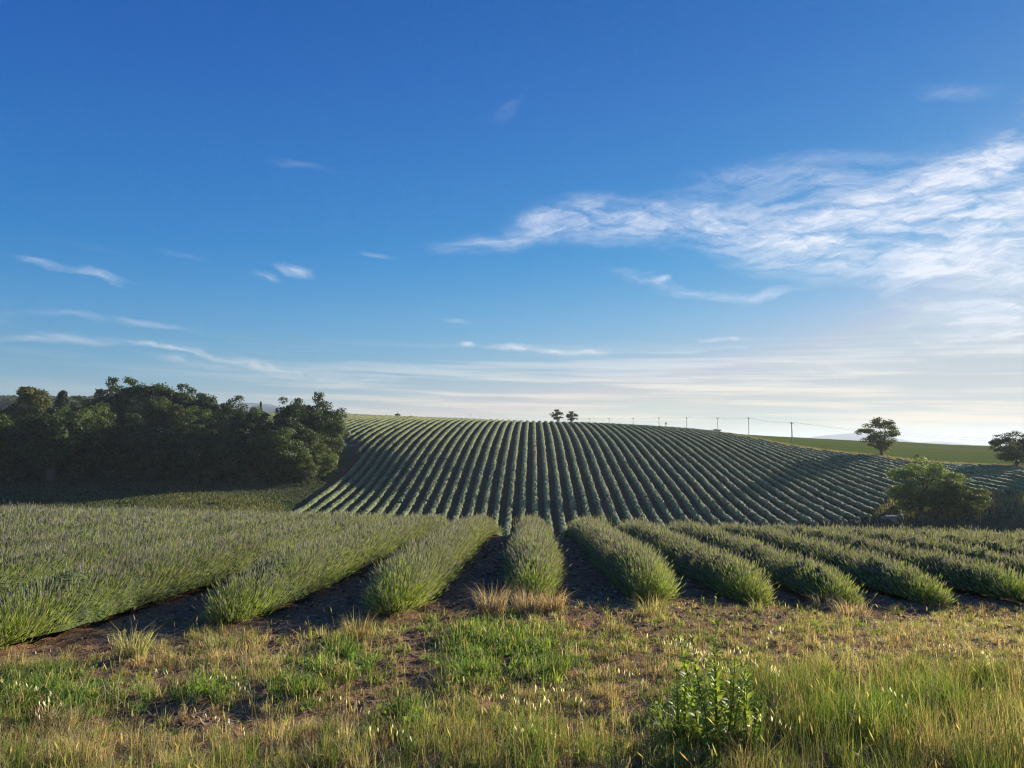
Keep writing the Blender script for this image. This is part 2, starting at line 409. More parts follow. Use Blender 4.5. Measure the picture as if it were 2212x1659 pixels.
M_valley = ground_mat('valley_grass', [(.045, .07, .026), (.035, .055, .022), (.07, .09, .038), (.13, .10, .06)], 0.35, 2.2, 1.0, 0.25)
M_meadow = ground_mat('meadow_green', [(.125, .165, .038), (.10, .14, .032), (.16, .185, .05), (.17, .165, .06)], 0.10, 1.6, 1.0, 0.2, stretch=(.35, 1.5, 1))
M_track = ground_mat('track_earth', [(.20, .14, .10), (.15, .12, .07), (.24, .19, .12), (.10, .10, .05)], 0.5, 4, 0.8, 0.1)
M_plain = ground_mat('far_land', [(.07, .10, .04), (.10, .11, .05), (.05, .08, .03), (.12, .11, .06)], 0.01, 0.08, 0.3, 0.5)

# near ground: finer where it is close
gx = np.concatenate([np.arange(-56, -12, 1.0), np.arange(-12, -6.5, 0.2), np.arange(-6.5, 6.5, 0.075), np.arange(6.5, 14, 0.2), np.arange(14, 56.1, 1.0)])
gy = np.concatenate([np.arange(-26, 2.5, 0.5), np.arange(2.5, 12.5, 0.075), np.arange(12.5, 34, 0.25), [34.0]])
GX, GY = np.meshgrid(gx, gy)
def near_rough(X, Y):
    w = np.clip((Y - 0.5) / 2, 0, 1) * np.clip((33 - Y) / 3, 0, 1)
    return w * (0.05 * fbm(X * 1.7, Y * 1.7, 3) * 2 + 0.045 * fbm(X * 9, Y * 9, 4, 0.65) * 2)
GZ = H(GX, GY) + near_rough(GX, GY)
def grid_faces(nu, nv):
    i = np.arange(nv - 1)[:, None] * nu + np.arange(nu - 1)[None, :]
    i = i.ravel()
    return np.stack([i, i + 1, i + nu + 1, i + nu], 1)
obj('ground', mesh_np('ground', np.stack([GX, GY, GZ], -1).reshape(-1, 3), grid_faces(len(gx), len(gy)), smooth=True), M_soil,
    kind='structure', label='stony reddish brown soil of the near lavender field and verge')

# land beyond: one sheet cut into the fields it is made of
fu = np.concatenate([np.linspace(-1.5, -0.95, 10)[:-1], np.linspace(-0.95, 0.95, 261), np.linspace(0.95, 1.5, 10)[1:]])
fy = np.concatenate([np.arange(34, 80, 1.5), np.arange(80, 260, 1.2), np.geomspace(260, 6000, 110)])
UU, YY = np.meshgrid(fu, fy)
XX = UU * YY
def far_rough(X, Y): return 0.12 * fbm(X * .25, Y * .25, 3) * np.clip((Y - 36) / 8, 0, 1)
ZZ = H(XX, YY) + far_rough(XX, YY)
FV = np.stack([XX, YY, ZZ], -1).reshape(-1, 3)
FF = grid_faces(len(fu), len(fy))
cx = FV[FF, 0].mean(1); cy = FV[FF, 1].mean(1)
wob = 1.2 * fbm(cx * .3, cy * .3, 2)
in_rows = (cx > -96) & (cx < 118) & (cy > hill_start(cx) - 1.0) & (cy < hill_end(cx) + 0.8)
front = (cy < 46)
edge_l = (cx > -40 + wob) & (cx < -31) & (cy > 95) & (cy < 156) & (cx > -30.5 - 0.12 * (cy - 92) - 2.5 + wob)
trackL = ((cy > 148) & (cy < 156) & (cx < -30) & (cx > -62))
trackR = (cx > 36) & (cy >= hill_end(cx) + 0.8) & (cy < hill_end(cx) + 7.0 + wob)
meadow = (cx > 34) & (cy >= hill_end(cx) + 7.0 + wob) & (cy < 420)
plain = cy > 420
code = np.zeros(len(cx), int)         # 0 valley
code[front] = 1; code[in_rows] = 2
code[(trackL | trackR) & (code == 0)] = 3; code[meadow & (code == 0)] = 4; code[plain & (code == 0)] = 5
code[(code == 0) & (cy > 236) & (cx > -96)] = 3
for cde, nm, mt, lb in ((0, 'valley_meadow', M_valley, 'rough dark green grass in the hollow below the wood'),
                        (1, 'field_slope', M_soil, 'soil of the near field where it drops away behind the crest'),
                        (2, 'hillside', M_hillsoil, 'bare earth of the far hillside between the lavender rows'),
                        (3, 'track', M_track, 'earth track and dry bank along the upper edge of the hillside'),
                        (4, 'meadow', M_meadow, 'smooth sunlit green meadow behind the track on the right'),
                        (5, 'plain', M_plain, 'far farmland running out to the horizon')):
    fsel = FF[code == cde]
    if len(fsel) == 0: continue
    uq, inv = np.unique(fsel, return_inverse=True)
    obj(nm, mesh_np(nm, FV[uq], inv.reshape(-1, 4), smooth=True), mt, kind='structure', label=lb)

# far blue mountains: ridges with their own depth
M_mount = ground_mat('mountain_haze_blue', [(.14, .18, .20), (.18, .21, .22), (.12, .15, .15), (.20, .22, .22)], 0.004, 0.03, 0.5, 4)  # distance haze put into the base colour as pale blue grey
def mountain(name, prof, D, label, depth=700, seed=0):
    pxs = np.array([p[0] for p in prof], float); pys = np.array([p[1] for p in prof], float)
    n = 90
    q = np.linspace(pxs[0], pxs[-1], n); r = np.interp(q, pxs, pys)
    tops = np.array([at(a, b, D) for a, b in zip(q, r)])
    tops[:, 2] += 6 * fbm(q * .06 + seed, q * 0 + seed, 4) * np.clip((tops[:, 2] + 15) / 30, 0, 1)
    rows = []
    for t in np.linspace(-1, 1, 17):
        w = (0.5 + 0.5 * math.cos(t * PI)) ** 0.8 if abs(t) < 1 else 0
        p = tops.copy()
        p[:, 1] += t * depth
        p[:, 2] = -25 + (tops[:, 2] + 25) * w + (12 * fbm(p[:, 0] * .01, p[:, 1] * .01 + seed, 4) * w * (1 - w) * 4)
        rows.append(p)
    V = np.concatenate(rows)
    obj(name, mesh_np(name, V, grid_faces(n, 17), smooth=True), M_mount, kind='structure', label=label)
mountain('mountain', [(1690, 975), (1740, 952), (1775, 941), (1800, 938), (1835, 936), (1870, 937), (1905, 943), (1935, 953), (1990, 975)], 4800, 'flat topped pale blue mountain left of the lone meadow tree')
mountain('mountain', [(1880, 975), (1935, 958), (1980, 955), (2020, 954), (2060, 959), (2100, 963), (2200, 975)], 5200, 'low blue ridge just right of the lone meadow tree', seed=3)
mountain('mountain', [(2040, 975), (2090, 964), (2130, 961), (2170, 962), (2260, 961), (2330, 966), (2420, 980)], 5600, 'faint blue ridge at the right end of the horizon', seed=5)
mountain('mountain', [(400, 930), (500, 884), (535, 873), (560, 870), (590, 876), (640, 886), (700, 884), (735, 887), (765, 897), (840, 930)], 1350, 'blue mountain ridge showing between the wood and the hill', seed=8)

# ------------------------------------------------------------------ lavender of the near field
M_lav = attr_mat('lavender_stems', 0.75, 0.30, 0.16, 1.2)
M_lavcore = attr_mat('lavender_core', 0.95, 0.0, 0.3, 6.0, bump=0.8, bscale=25)
def frame(D):
    up = np.array([0.13, 0.11, 0.98])
    A = np.cross(D, up); nrm = np.linalg.norm(A, axis=1, keepdims=True); A /= np.maximum(nrm, 1e-5)
    return A
def norm(v): return v / np.maximum(np.linalg.norm(v, axis=1, keepdims=True), 1e-9)

def lav_row(k):
    x0 = k * SP; ys = row_start(k); ye = 36.0
    L = ye - ys
    dist0 = math.hypot(x0, ys)
    # stems, thinning and thickening with distance
    n = int(L * 2800)
    s = rng.random(n) * L
    Yc = ys + s
    dist = np.hypot(x0, Yc)
    u = x0 / Yc
    keep_p = np.clip((9.3 / dist) ** 1.42, 0.05, 1.0) * (1.0 - 0.88 * (Yc > 28.5)) * np.where(np.abs(u - 0.0) > 0.95, 0.25, 1.0)
    kp = rng.random(n) < keep_p
    s, Yc, dist = s[kp], Yc[kp], dist[kp]; n = len(s)
    fat = np.clip(dist / 9.0, 0.85, 2.6) ** 0.75 * 0.78
    plant = np.floor(s / 0.42); ph = (s / 0.42 - plant - 0.5)
    pj = vnoise(plant * 7.1 + k * 13.0, plant * 0 + 3.0)                     # each plant its own vigour
    lump = 1.0 - 0.10 * (2 * ph) ** 2 + 0.15 * (pj - .5) + 0.10 * fbm(s * 1.3 + k * 9, s * 0, 3) * 2
    phi = (rng.random(n) * 2 - 1) * 1.50
    phi = np.sign(phi) * np.abs(phi) ** 0.95
    along = rng.normal(0, 0.34, n) + ph * 0.5
    endb = np.clip(1 - s / 0.55, 0, 1)                                       # the near end fans out towards the viewer
    along -= endb * rng.random(n) * 2.8
    D = np.stack([np.sin(phi), along, np.cos(phi)], 1); D = norm(D)
    R = (0.70 * lump) * (0.76 + 0.32 * rng.random(n)) * (1 - 0.10 * np.abs(np.sin(phi)))
    R *= np.where(rng.random(n) < 0.05, 1.14, 1.0) * (0.74 + 0.26 * np.clip(s / 1.8, 0, 1))
    base = np.stack([x0 + rng.normal(0, .05, n), Yc - 0.10 * endb, np.zeros(n)], 1)
    base[:, 2] = H(base[:, 0], base[:, 1]) + 0.04
    tip = base + D * R[:, None] * np.array([0.84, 1.0, 1.0])
    tip[:, 2] += 0.05 * np.abs(np.sin(phi))                                  # stems bend up
    tip[:, 2] = np.maximum(tip[:, 2], base[:, 2] + 0.05 + 0.1 * rng.random(n))
    root = base + (tip - base) * 0.42; root[:, 2] -= 0.02
    ax = norm(tip - root + np.array([0, 0, 0.10]))
    A = norm(np.cross(ax, norm(rng.normal(0, 1, (n, 3)))))
    w = 0.0036 * fat[:, None]
    # stem: one slim triangle pair; spike: a slim diamond turned at random
    sp_len = (0.075 + 0.035 * rng.random(n)) * np.clip(fat, 1, 1.6)
    s0 = tip - ax * sp_len[:, None]
    V = np.empty((n, 7, 3))
    V[:, 0] = root - A * w * 1.4; V[:, 1] = root + A * w * 1.4; V[:, 2] = s0 + ax * .02
    B = norm(np.cross(ax, A) + A * rng.normal(0, .6, (n, 1)))
    V[:, 3] = s0; V[:, 4] = (s0 + tip) / 2 + B * 0.0056 * fat[:, None]; V[:, 5] = tip; V[:, 6] = (s0 + tip) / 2 - B * 0.0056 * fat[:, None]
    T = np.array([[0, 1, 2], [3, 4, 5], [3, 5, 6]])[None] + np.arange(n)[:, None, None] * 7
    top = np.clip(np.cos(phi), 0, 1)
    g1 = np.array([.095, .145, .028]); g2 = np.array([.235, .31, .062])
    r = rng.random((n, 1)); pn = np.clip(0.5 + 1.6 * fbm(s * .9 + 31 * k, phi * 1.2 + 5, 3), 0, 1)[:, None]
    green = g1 * (1 - r) + g2 * r
    green = green * (0.75 + 0.5 * pn)
    bright = np.clip(1 - s / 1.5, 0, 1)[:, None] * 0.35
    green = green * (1 + bright * np.array([1.3, 1.2, .4]))
    purp = np.array([.21, .175, .235]) * (0.65 + 0.6 * rng.random((n, 1)))
    pale = np.array([.34, .37, .19]) * (0.8 + 0.4 * rng.random((n, 1)))
    is_p = (rng.random(n) < (0.18 + 0.46 * top * (1 - bright[:, 0] * 1.6)))[:, None]
    spike = np.where(is_p, purp, pale * .42 + green * .5)
    C = np.empty((n, 7, 3))
    C[:, 0:2] = (green * .8)[:, None]; C[:, 2] = green; C[:, 3] = (green * .5 + spike * .5); C[:, 4:] = spike[:, None]
    mv = V.reshape(-1, 3); mc = C.reshape(-1, 3); mt = T.reshape(-1, 3)
    row = obj('lavender_row', None, loc=None)
    st = obj('flower_stems', mesh_np('flower_stems', mv, mt, mc), M_lav, parent=row, kind='stuff')
    # woody, leafy core of the row: a lumpy mound the stems grow from
    m = int(L / 0.10); q = 9
    yy = ys + np.linspace(-0.10, L, m)
    an = np.linspace(-1.45, 1.45, q)
    YYc, AN = np.meshgrid(yy, an, indexing='ij')
    rr = 0.50 * (1 + 0.30 * fbm(YYc * 2.2 + k * 5, AN * 1.5, 3) * 2)
    e = np.clip((YYc - ys + 0.12) / 1.2, 0, 1) ** 0.8
    cvx = x0 + np.sin(AN) * rr * 0.72 * e
    cvz = np.cos(AN) * rr * e
    jit = rng.normal(0, .012, cvx.shape)
    Vc = np.stack([cvx + jit, YYc + rng.normal(0, .02, cvx.shape), H(cvx, YYc) + cvz + 0.03 + jit], -1).reshape(-1, 3)
    Cc = np.array([.07, .10, .03]) * (0.6 + 0.8 * rng.random((len(Vc), 1)))
    core = obj('foliage', mesh_np('foliage', Vc, grid_faces(q, m), Cc, smooth=True), M_lavcore, parent=row)
    return row, n

ORD = ['', 'first', 'second', 'third', 'fourth', 'fifth', 'sixth', 'seventh', 'eighth', 'ninth', 'tenth', 'eleventh', 'twelfth', 'thirteenth', 'fourteenth',
       'fifteenth', 'sixteenth', 'seventeenth', 'eighteenth', 'nineteenth', 'twentieth']
TENS = {20: 'twenty', 30: 'thirty', 40: 'forty', 50: 'fifty', 60: 'sixty'}
def ordw(n):
    if n <= 20: return ORD[n]
    t = n // 10 * 10
    return {30: 'thirtieth', 40: 'fortieth', 50: 'fiftieth', 60: 'sixtieth'}[t] if n == t else TENS[t] + '-' + ORD[n - t]
NAMED = {0: 'near lavender row in the centre with straw tuft at its foot',
         -1: 'near lavender row left of centre with yellow green leaning front end',
         -2: 'near lavender row on the left with dark purple spikes at its open front end',
         1: 'near lavender row right of centre ending at a small dry grass clump',
         2: 'near lavender row on the right with rounded end beside the bare soil',
         3: 'near lavender row on the right with pale dead grass at its foot',
         4: 'near lavender row on the right whose end fans over the verge grass',
         -3: 'near lavender row filling the left edge above the stony soil'}
tot = 0
for k in FRONT_K:
    row, n = lav_row(k); tot += n
    row['label'] = NAMED.get(k) or ('purple green near lavender row, %s to the %s of the centre row' % (ordw(abs(k)), 'left' if k < 0 else 'right'))
    row['category'] = 'lavender row'; row['group'] = 'lavender rows of the near field'
open('/tmp/cnt','w').write('stems %d\n' % tot)

# ------------------------------------------------------------------ lavender rows of the far hillside
M_hill = attr_mat('hill_lavender', 0.9, 0.12, 0.3, 0.5, bump=1.0, bscale=5)
hk = [k for k in range(-54, 68)]
nh = 0
hill_obj = []
for k in hk:
    x0 = k * SP + 0.35
    if -37 < x0 < -31.4 and False: continue
    ys = float(hill_start(x0)); ye = float(hill_end(x0))
    ys += rng.random() * 1.4
    if ye - ys < 4: continue
    L = ye - ys
    m = int(L / 0.40); q = 9
    yy = np.linspace(ys, ye, m); an = np.linspace(-1.5, 1.5, q)
    A, B = np.meshgrid(yy, an, indexing='ij')
    pl = vnoise(np.floor(A / 0.5) * 3.3 + k * 11, A * 0 + k)
    rr = 0.48 * (1 + 0.10 * (pl - .5) * 2 + 0.15 * fbm(A * .5 + k * 7.7, A * 0, 3) * 2)
    gp = np.floor(A / 0.5); gaps = np.where(vnoise(gp * 5.7 + k * 31, gp * 0 + k * 3.1) < 0.045, 0.45, 1.0)
    endf = np.clip((A - ys) / 0.8, 0, 1) ** .5 * np.clip((ye - A) / 0.8 + .05, 0, 1) ** .5
    rr = rr * gaps * endf
    wig = 0.10 * fbm(A * .15 + k, A * 0 + 9, 2)
    X = x0 + wig + np.sign(np.sin(B)) * np.abs(np.sin(B)) ** .8 * rr * 0.95; Z = np.cos(B) ** .7 * rr * 0.9
    X = X + rng.normal(0, .025, X.shape); Z = Z + rng.normal(0, .028, X.shape)
    Yj = A + rng.normal(0, .07, X.shape)
    V = np.stack([X, Yj, H(X, A) + far_rough(X, A) + Z - 0.02], -1).reshape(-1, 3)
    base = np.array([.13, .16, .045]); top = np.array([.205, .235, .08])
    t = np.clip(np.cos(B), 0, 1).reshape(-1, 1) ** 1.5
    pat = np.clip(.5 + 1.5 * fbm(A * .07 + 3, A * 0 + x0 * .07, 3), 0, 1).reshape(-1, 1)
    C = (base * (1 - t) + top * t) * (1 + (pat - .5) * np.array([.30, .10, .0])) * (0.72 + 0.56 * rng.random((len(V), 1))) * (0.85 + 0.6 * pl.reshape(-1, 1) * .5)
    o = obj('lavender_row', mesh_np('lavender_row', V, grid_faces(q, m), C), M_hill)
    nh += (m - 1) * (q - 1) * 2
    o['category'] = 'lavender row'; o['group'] = 'lavender rows on the far hillside'
    if k == 0: lb = 'hillside lavender row running straight up in line with the near centre row'
    elif x0 < -31.4: lb = 'short upper hillside lavender row behind the wood, %s leftwards from the field corner' % ordw(int(round((-31.4 - x0) / SP)) + 1)
    elif k < 0: lb = 'hillside lavender row, %s to the left of the straight middle row' % ordw(-k)
    else: lb = 'hillside lavender row, %s to the right of the straight middle row' % ordw(k)
    o['label'] = lb
open('/tmp/cnt','a').write('hill %d\n' % nh)
# ------------------------------------------------------------------ trees
M_leaf = attr_mat('tree_leaves', 0.65, 0.30, 0.25, 0.6, spec=0.25)
M_bark = attr_mat('bark', 0.9, 0.0, 0.3, 3.0, bump=1.0, bscale=9)
def tube(pts, rad, sides=7):
    pts = np.array(pts, float); n = len(pts); V = []
    for i in range(n):
        d = pts[min(i + 1, n - 1)] - pts[max(i - 1, 0)]; d /= np.linalg.norm(d) + 1e-9
        a = np.cross(d, [0.31, 0.95, 0.05]); a /= np.linalg.norm(a) + 1e-9; b = np.cross(d, a)
        for j in range(sides):
            t = 2 * PI * j / sides
            V.append(pts[i] + (a * math.cos(t) + b * math.sin(t)) * rad[i])
    Fc = []
    for i in range(n - 1):
        for j in range(sides):
            Fc.append((i * sides + j, i * sides + (j + 1) % sides, (i + 1) * sides + (j + 1) % sides, (i + 1) * sides + j))
    return np.array(V), np.array(Fc)
def merge(parts):
    V = []; T = []; o = 0
    for v, t in parts: V.append(v); T.append(t + o); o += len(v)
    return np.concatenate(V), np.concatenate(T)

def tree_meshes(seed, height=8.0, rx=3.6, low=0.16, nclump=60, leaves=150, leaf=0.20, kind='oak', col=((.035, .060, .016), (.10, .13, .035)), limbs=7, fork=False):
    r = np.random.default_rng(seed)
    # trunk and limbs
    parts = []
    tk = 0.032 * height
    bend = r.normal(0, .25, 2)
    tops = []
    stems = [(0.0, 0.0)] if not fork else [(-0.35, 0.1), (0.45, -0.1)]
    for sx, sy in stems:
        hT = height * (0.42 if kind != 'pine' else .9)
        P = [np.array([sx * .3, sy * .3, -0.3]), np.array([sx * .7 + bend[0] * .3, sy * .6, hT * .35]), np.array([sx * 1.6 + bend[0], sy * 1.2 + bend[1], hT])]
        parts.append(tube(P, [tk * 1.25, tk * .95, tk * .7]))
        tops.append((P[1], P[2]))
    clumps = []
    for i in range(nclump):
        while True:
            p = r.uniform(-1, 1, 3)
            if 0.35 < np.linalg.norm(p) < 1: break
        if kind == 'pine':
            h = r.random() ** 0.8
            rad = (1 - h) * rx * (0.55 + .45 * r.random()) + .15
            a = r.random() * 2 * PI
            c = np.array([math.cos(a) * rad, math.sin(a) * rad, height * (low + (1 - low) * h)]); cr = 0.5 + .5 * (1 - h)
        elif kind == 'column':
            h = r.random(); rad = rx * (math.sin(PI * min(1, .12 + h * .86)) ** .6) * (.3 + .65 * r.random()); a = r.random() * 2 * PI
            c = np.array([math.cos(a) * rad, math.sin(a) * rad, height * (low + (.97 - low) * h)]); cr = .65
        else:
            p = p / np.linalg.norm(p) * (0.50 + 0.44 * r.random() ** .6)
            lobes = 1 + 0.13 * math.sin(3 * math.atan2(p[1], p[0]) + seed) + 0.08 * math.sin(5 * math.atan2(p[1], p[0]) + 2 * seed) + 0.07 * r.normal()
            zc = height * (low + (1 - low) * 0.50); zr = height * (1 - low) * 0.50
            wz = 1.0 if p[2] > -0.2 else 0.9
            c = np.array([p[0] * rx * lobes * wz, p[1] * rx * lobes * wz, zc + p[2] * zr * (1 + .10 * r.normal())])
            cr = (0.55 + 0.55 * r.random()) * rx / 3.6
        clumps.append((c, cr))
    T0, T1 = tops[0]
    order = r.permutation(nclump)[:limbs * 2]
    for q, i in enumerate(order):
        c, cr = clumps[i]
        T0, T1 = tops[q % len(tops)]
        f = 0.25 + .75 * r.random(); s = T0 * (1 - f) + T1 * f
        mid = s * .45 + c * .55 + np.array([0, 0, -.08 * height * r.random()]) + r.normal(0, .12, 3)
        parts.append(tube([s, mid, c * .96 + s * .04], [tk * .42, tk * .24, tk * .08], 5))
    tv, tt = merge(parts)
    tc_ = np.array([.12, .095, .075]) * (0.7 + .6 * r.random((len(tv), 1)))
    trunk = mesh_np('trunk', tv, tt, tc_, smooth=True)
    # leaf sprays: small folded faces on the shell of each clump
    Vs = []; Cs = []
    c1, c2 = np.array(col[0]), np.array(col[1])
    for (c, cr) in clumps:
        n = int(leaves * (0.7 + .6 * r.random()))
        d = norm(r.normal(0, 1, (n, 3)) + np.array([0, 0, .35]))
        rad = cr * (0.45 + 0.65 * r.random((n, 1)) ** .7)
        p = c + d * rad * np.array([1.15, 1.15, .72])
        nn = norm(d + r.normal(0, .42, (n, 3))); ax = norm(np.cross(nn, r.normal(0, 1, (n, 3)))); b = np.cross(nn, ax)
        ll = leaf * (0.6 + .8 * r.random((n, 1))); wl = ll * .55
        v = np.empty((n, 4, 3))
        v[:, 0] = p; v[:, 1] = p + ax * ll * .5 + b * wl; v[:, 2] = p + ax * ll; v[:, 3] = p + ax * ll * .5 - b * wl
        tone = r.random() * .8
        cc = c1 * (1 - tone) + c2 * tone
        cc = cc * (0.65 + .7 * r.random((n, 1)))
        Vs.append(v.reshape(-1, 3)); Cs.append(np.repeat(cc, 4, 0))
    V = np.concatenate(Vs); C = np.concatenate(Cs)
    crown = mesh_np('crown', V, np.arange(len(V)).reshape(-1, 4), C)
    return trunk, crown, height, rx

OAK = ((.016, .034, .012), (.085, .135, .034))
TV = {
 'a': tree_meshes(1, 8, 3.8, .03, 85, 170, .21, col=OAK),
 'b': tree_meshes(2, 8.5, 3.5, .04, 80, 170, .21, col=((.018, .034, .012), (.068, .108, .030))),
 'c': tree_meshes(3, 7.5, 4.0, .03, 85, 170, .20, col=((.03, .055, .012), (.135, .185, .040))),
 'd': tree_meshes(4, 9, 3.6, .14, 85, 170, .21, col=OAK, fork=True),
 'e': tree_meshes(5, 6, 3.4, .02, 70, 170, .19, col=((.05, .08, .018), (.16, .20, .045)), limbs=4),
 'col': tree_meshes(6, 9, 1.9, .10, 60, 220, .16, 'column', ((.06, .075, .018), (.17, .175, .04))),
 'pine': tree_meshes(7, 8, 2.0, .15, 60, 110, .20, 'pine', ((.02, .035, .014), (.04, .06, .022))),
 'lone': tree_meshes(8, 6.2, 2.3, .16, 70, 130, .15, col=((.08, .10, .03), (.18, .21, .06)), limbs=9),
 'round': tree_meshes(9, 4.6, 1.9, .20, 42, 150, .15, col=((.04, .06, .018), (.10, .13, .035)), limbs=6),
 'dense': tree_meshes(18, 6.2, 2.7, .08, 75, 170, .15, col=((.045, .06, .018), (.12, .145, .04)), limbs=9),
 'bush': tree_meshes(10, 2.2, 1.5, .0, 26, 150, .12, col=((.05, .07, .025), (.11, .13, .05)), limbs=3),
 'right': tree_meshes(12, 8.2, 3.2, .01, 80, 230, .16, col=((.13, .18, .05), (.29, .35, .11)), limbs=5),
}
def place_tree(var, px, Y, top_py, wpx=None, label='', cat='tree', group=None, name='tree', rot=None, sink=0.0):
    """a tree whose foot stands on the land at distance Y"""
    tm, cm_, hgt, rx = TV[var]
    u = ray(px, 1000)[0]; x = u * Y; z0 = hz(x, Y)
    top = at(px, top_py, Y)[2]
    sc = max(0.15, (top - z0) / (hgt * 1.02))
    sxy = sc if wpx is None else (wpx / F * Y) / (2.05 * rx)
    e = obj(name, None, label=label, cat=cat, group=group, loc=(x, Y, z0 - sink))
    e.rotation_euler = (0, 0, random.random() * 6.28 if rot is None else rot); e.scale = (sxy, sxy, sc)
    obj('trunk', tm, M_bark, parent=e); obj('crown', cm_, M_leaf, parent=e)
    return e
WG = 'oaks and pines of the wood on the left'
WOOD = [  # variant, px, distance, top, width, label, category
 ('a', -120, 80, 905, 190, 'dark oak outside the left edge of the wood, shading the hollow', 'oak tree'),
 ('c', -10, 82, 893, 150, 'sunlit green oak cut by the left edge of the photo', 'oak tree'),
 ('b', -60, 96, 872, 150, 'dark oak behind the leftmost sunlit oak', 'oak tree'),
 ('col', 62, 92, 829, 84, 'tall rounded golden green tree rising highest at the left end of the wood', 'tree'),
 ('b', 30, 100, 872, 100, 'dark crown tucked behind the tall golden green tree at the left', 'oak tree'),
 ('pine', 128, 112, 846, 50, 'small dark pine top poking up right of the golden green tree', 'pine tree'),
 ('d', 112, 80, 880, 155, 'broad dark oak on two splayed trunks at the left of the wood', 'oak tree'),
 ('c', 165, 84, 888, 100, 'lit green oak right of the oak with two splayed trunks', 'oak tree'),
 ('a', 95, 108, 868, 120, 'dark oak behind the oak with two splayed trunks', 'oak tree'),
 ('c', 205, 88, 875, 105, 'yellow green oak beside the pale earth bank', 'oak tree'),
 ('b', 175, 118, 862, 100, 'dark oak in the dip of the skyline left of the big crown', 'oak tree'),
 ('a', 232, 104, 848, 110, 'green oak on the left shoulder of the big rounded crown mass', 'oak tree'),
 ('b', 240, 112, 824, 100, 'dark oak forming the left corner of the highest crowns', 'oak tree'),
 ('d', 298, 108, 817, 120, 'highest dark oak at the summit of the wood', 'oak tree'),
 ('a', 352, 110, 823, 120, 'rounded oak just right of the summit of the wood', 'oak tree'),
 ('b', 408, 108, 838, 110, 'dark oak stepping down right of the summit crowns', 'oak tree'),
 ('c', 330, 100, 862, 110, 'lighter green oak in front of the summit oaks', 'oak tree'),
 ('a', 455, 106, 848, 100, 'oak in the middle of the falling skyline of the wood', 'oak tree'),
 ('b', 500, 104, 862, 90, 'smaller oak on the falling skyline, nearer the notch', 'oak tree'),
 ('a', 546, 103, 873, 80, 'low oak left of the notch where the blue ridge shows', 'oak tree'),
 ('col', 375, 96, 868, 52, 'narrow golden green tree standing inside the wood', 'tree'),
 ('c', 432, 94, 882, 110, 'yellow green oak in the middle of the wood front', 'oak tree'),
 ('b', 395, 88, 902, 120, 'shaded oak behind the pale trunk at the wood edge', 'oak tree'),
 ('b', 300, 88, 900, 120, 'shaded oak right of the pale earth bank', 'oak tree'),
 ('a', 345, 84, 930, 120, 'low dark oak hanging over the shaded hollow, left of the pale trunk', 'oak tree'),
 ('a', 425, 82, 925, 110, 'dark oak with a pale straight trunk at the front of the wood', 'oak tree'),
 ('b', 482, 86, 898, 120, 'dark oak right of the pale straight trunk', 'oak tree'),
 ('a', 500, 81, 940, 100, 'low spreading dark oak in front of the middle of the wood', 'oak tree'),
 ('d', 545, 88, 893, 110, 'dark oak below the notch in the skyline', 'oak tree'),
 ('pine', 560, 112, 869, 13, 'tiny slender pine tip seen in the notch before the blue ridge', 'pine tree'),
 ('d', 632, 94, 858, 100, 'dark oak with a knobbly top right of the notch', 'oak tree'),
 ('b', 690, 97, 857, 100, 'dark topped oak at the right end of the wood', 'oak tree'),
 ('c', 598, 83, 928, 130, 'grey green oak with a bent pale trunk at the right front of the wood', 'oak tree'),
 ('a', 642, 88, 905, 110, 'oak between the knobbly topped oak and the hollow', 'oak tree'),
 ('c', 700, 94, 893, 92, 'sunlit oak at the right edge of the wood facing the lavender hill', 'oak tree'),
 ('e', 690, 88, 962, 76, 'low bushy oak at the right foot of the wood', 'oak tree'),
 ('e', 655, 84, 985, 70, 'low leafy shrub under the right end oaks', 'shrub'),
]
for (v, px, D, tp, w, lb, ct) in WOOD:
    D = 115 + (D - 78) * 1.08
    nm = {'pine tree': 'pine_tree', 'oak tree': 'oak_tree', 'shrub': 'shrub'}.get(ct, 'tree')
    place_tree(v, px, D, tp, w, lb, ct, WG if ct != 'shrub' else None, nm)
for (px, D, tp, w, lb) in [(715, 97, 985, 34, 'small lit shrub at the corner between wood and lavender hill'),
                           (668, 82, 1018, 30, 'small pale shrub in front of the right end of the wood'),
                           (160, 79, 1018, 50, 'low grey shrub at the foot of the oak with splayed trunks'),
                           (250, 79, 1012, 60, 'low shaded shrub in the hollow below the earth bank'),
                           (540, 79, 1018, 44, 'low shrub under the middle front of the wood'),
                           (340, 80, 1010, 60, 'dark undergrowth shrub beneath the shaded wood front'),
                           (30, 79, 1012, 70, 'dark undergrowth shrub at the left foot of the wood'),
                           (440, 79, 1014, 56, 'dark shrub beside the pale straight trunk')]:
    place_tree('bush', px, 115 + (D - 78) * 1.08, tp, w, lb, 'shrub', None, 'shrub')

for i, px in enumerate(range(10, 690, 46)):
    place_tree('e', px + random.uniform(-12, 12), 128 + random.uniform(-4, 8), 965 + random.uniform(-12, 12), 95, 'dark undergrowth bush shaded under the wood, %s from the left edge' % ordw(i + 1), 'bush', 'undergrowth bushes in the shade of the wood', 'undergrowth_bush')
place_tree('round', 1204, 232, 886, 26, 'left tree of the pair on the skyline, with a ragged dark crown', 'tree', 'pair of trees on the skyline', 'skyline_tree')
place_tree('round', 1236, 232, 890, 26, 'right tree of the pair on the skyline, rounder and lower', 'tree', 'pair of trees on the skyline', 'skyline_tree', rot=2.2)
place_tree('lone', 1906, 151, 901, 80, 'lone tree with a leaning trunk beside the sunlit green meadow', 'tree', None, 'lone_tree', rot=0.6)
place_tree('dense', 2196, 133, 930, 90, 'dark tree cut off by the right edge above the hillside rows', 'tree', None, 'lone_tree', rot=2.0)
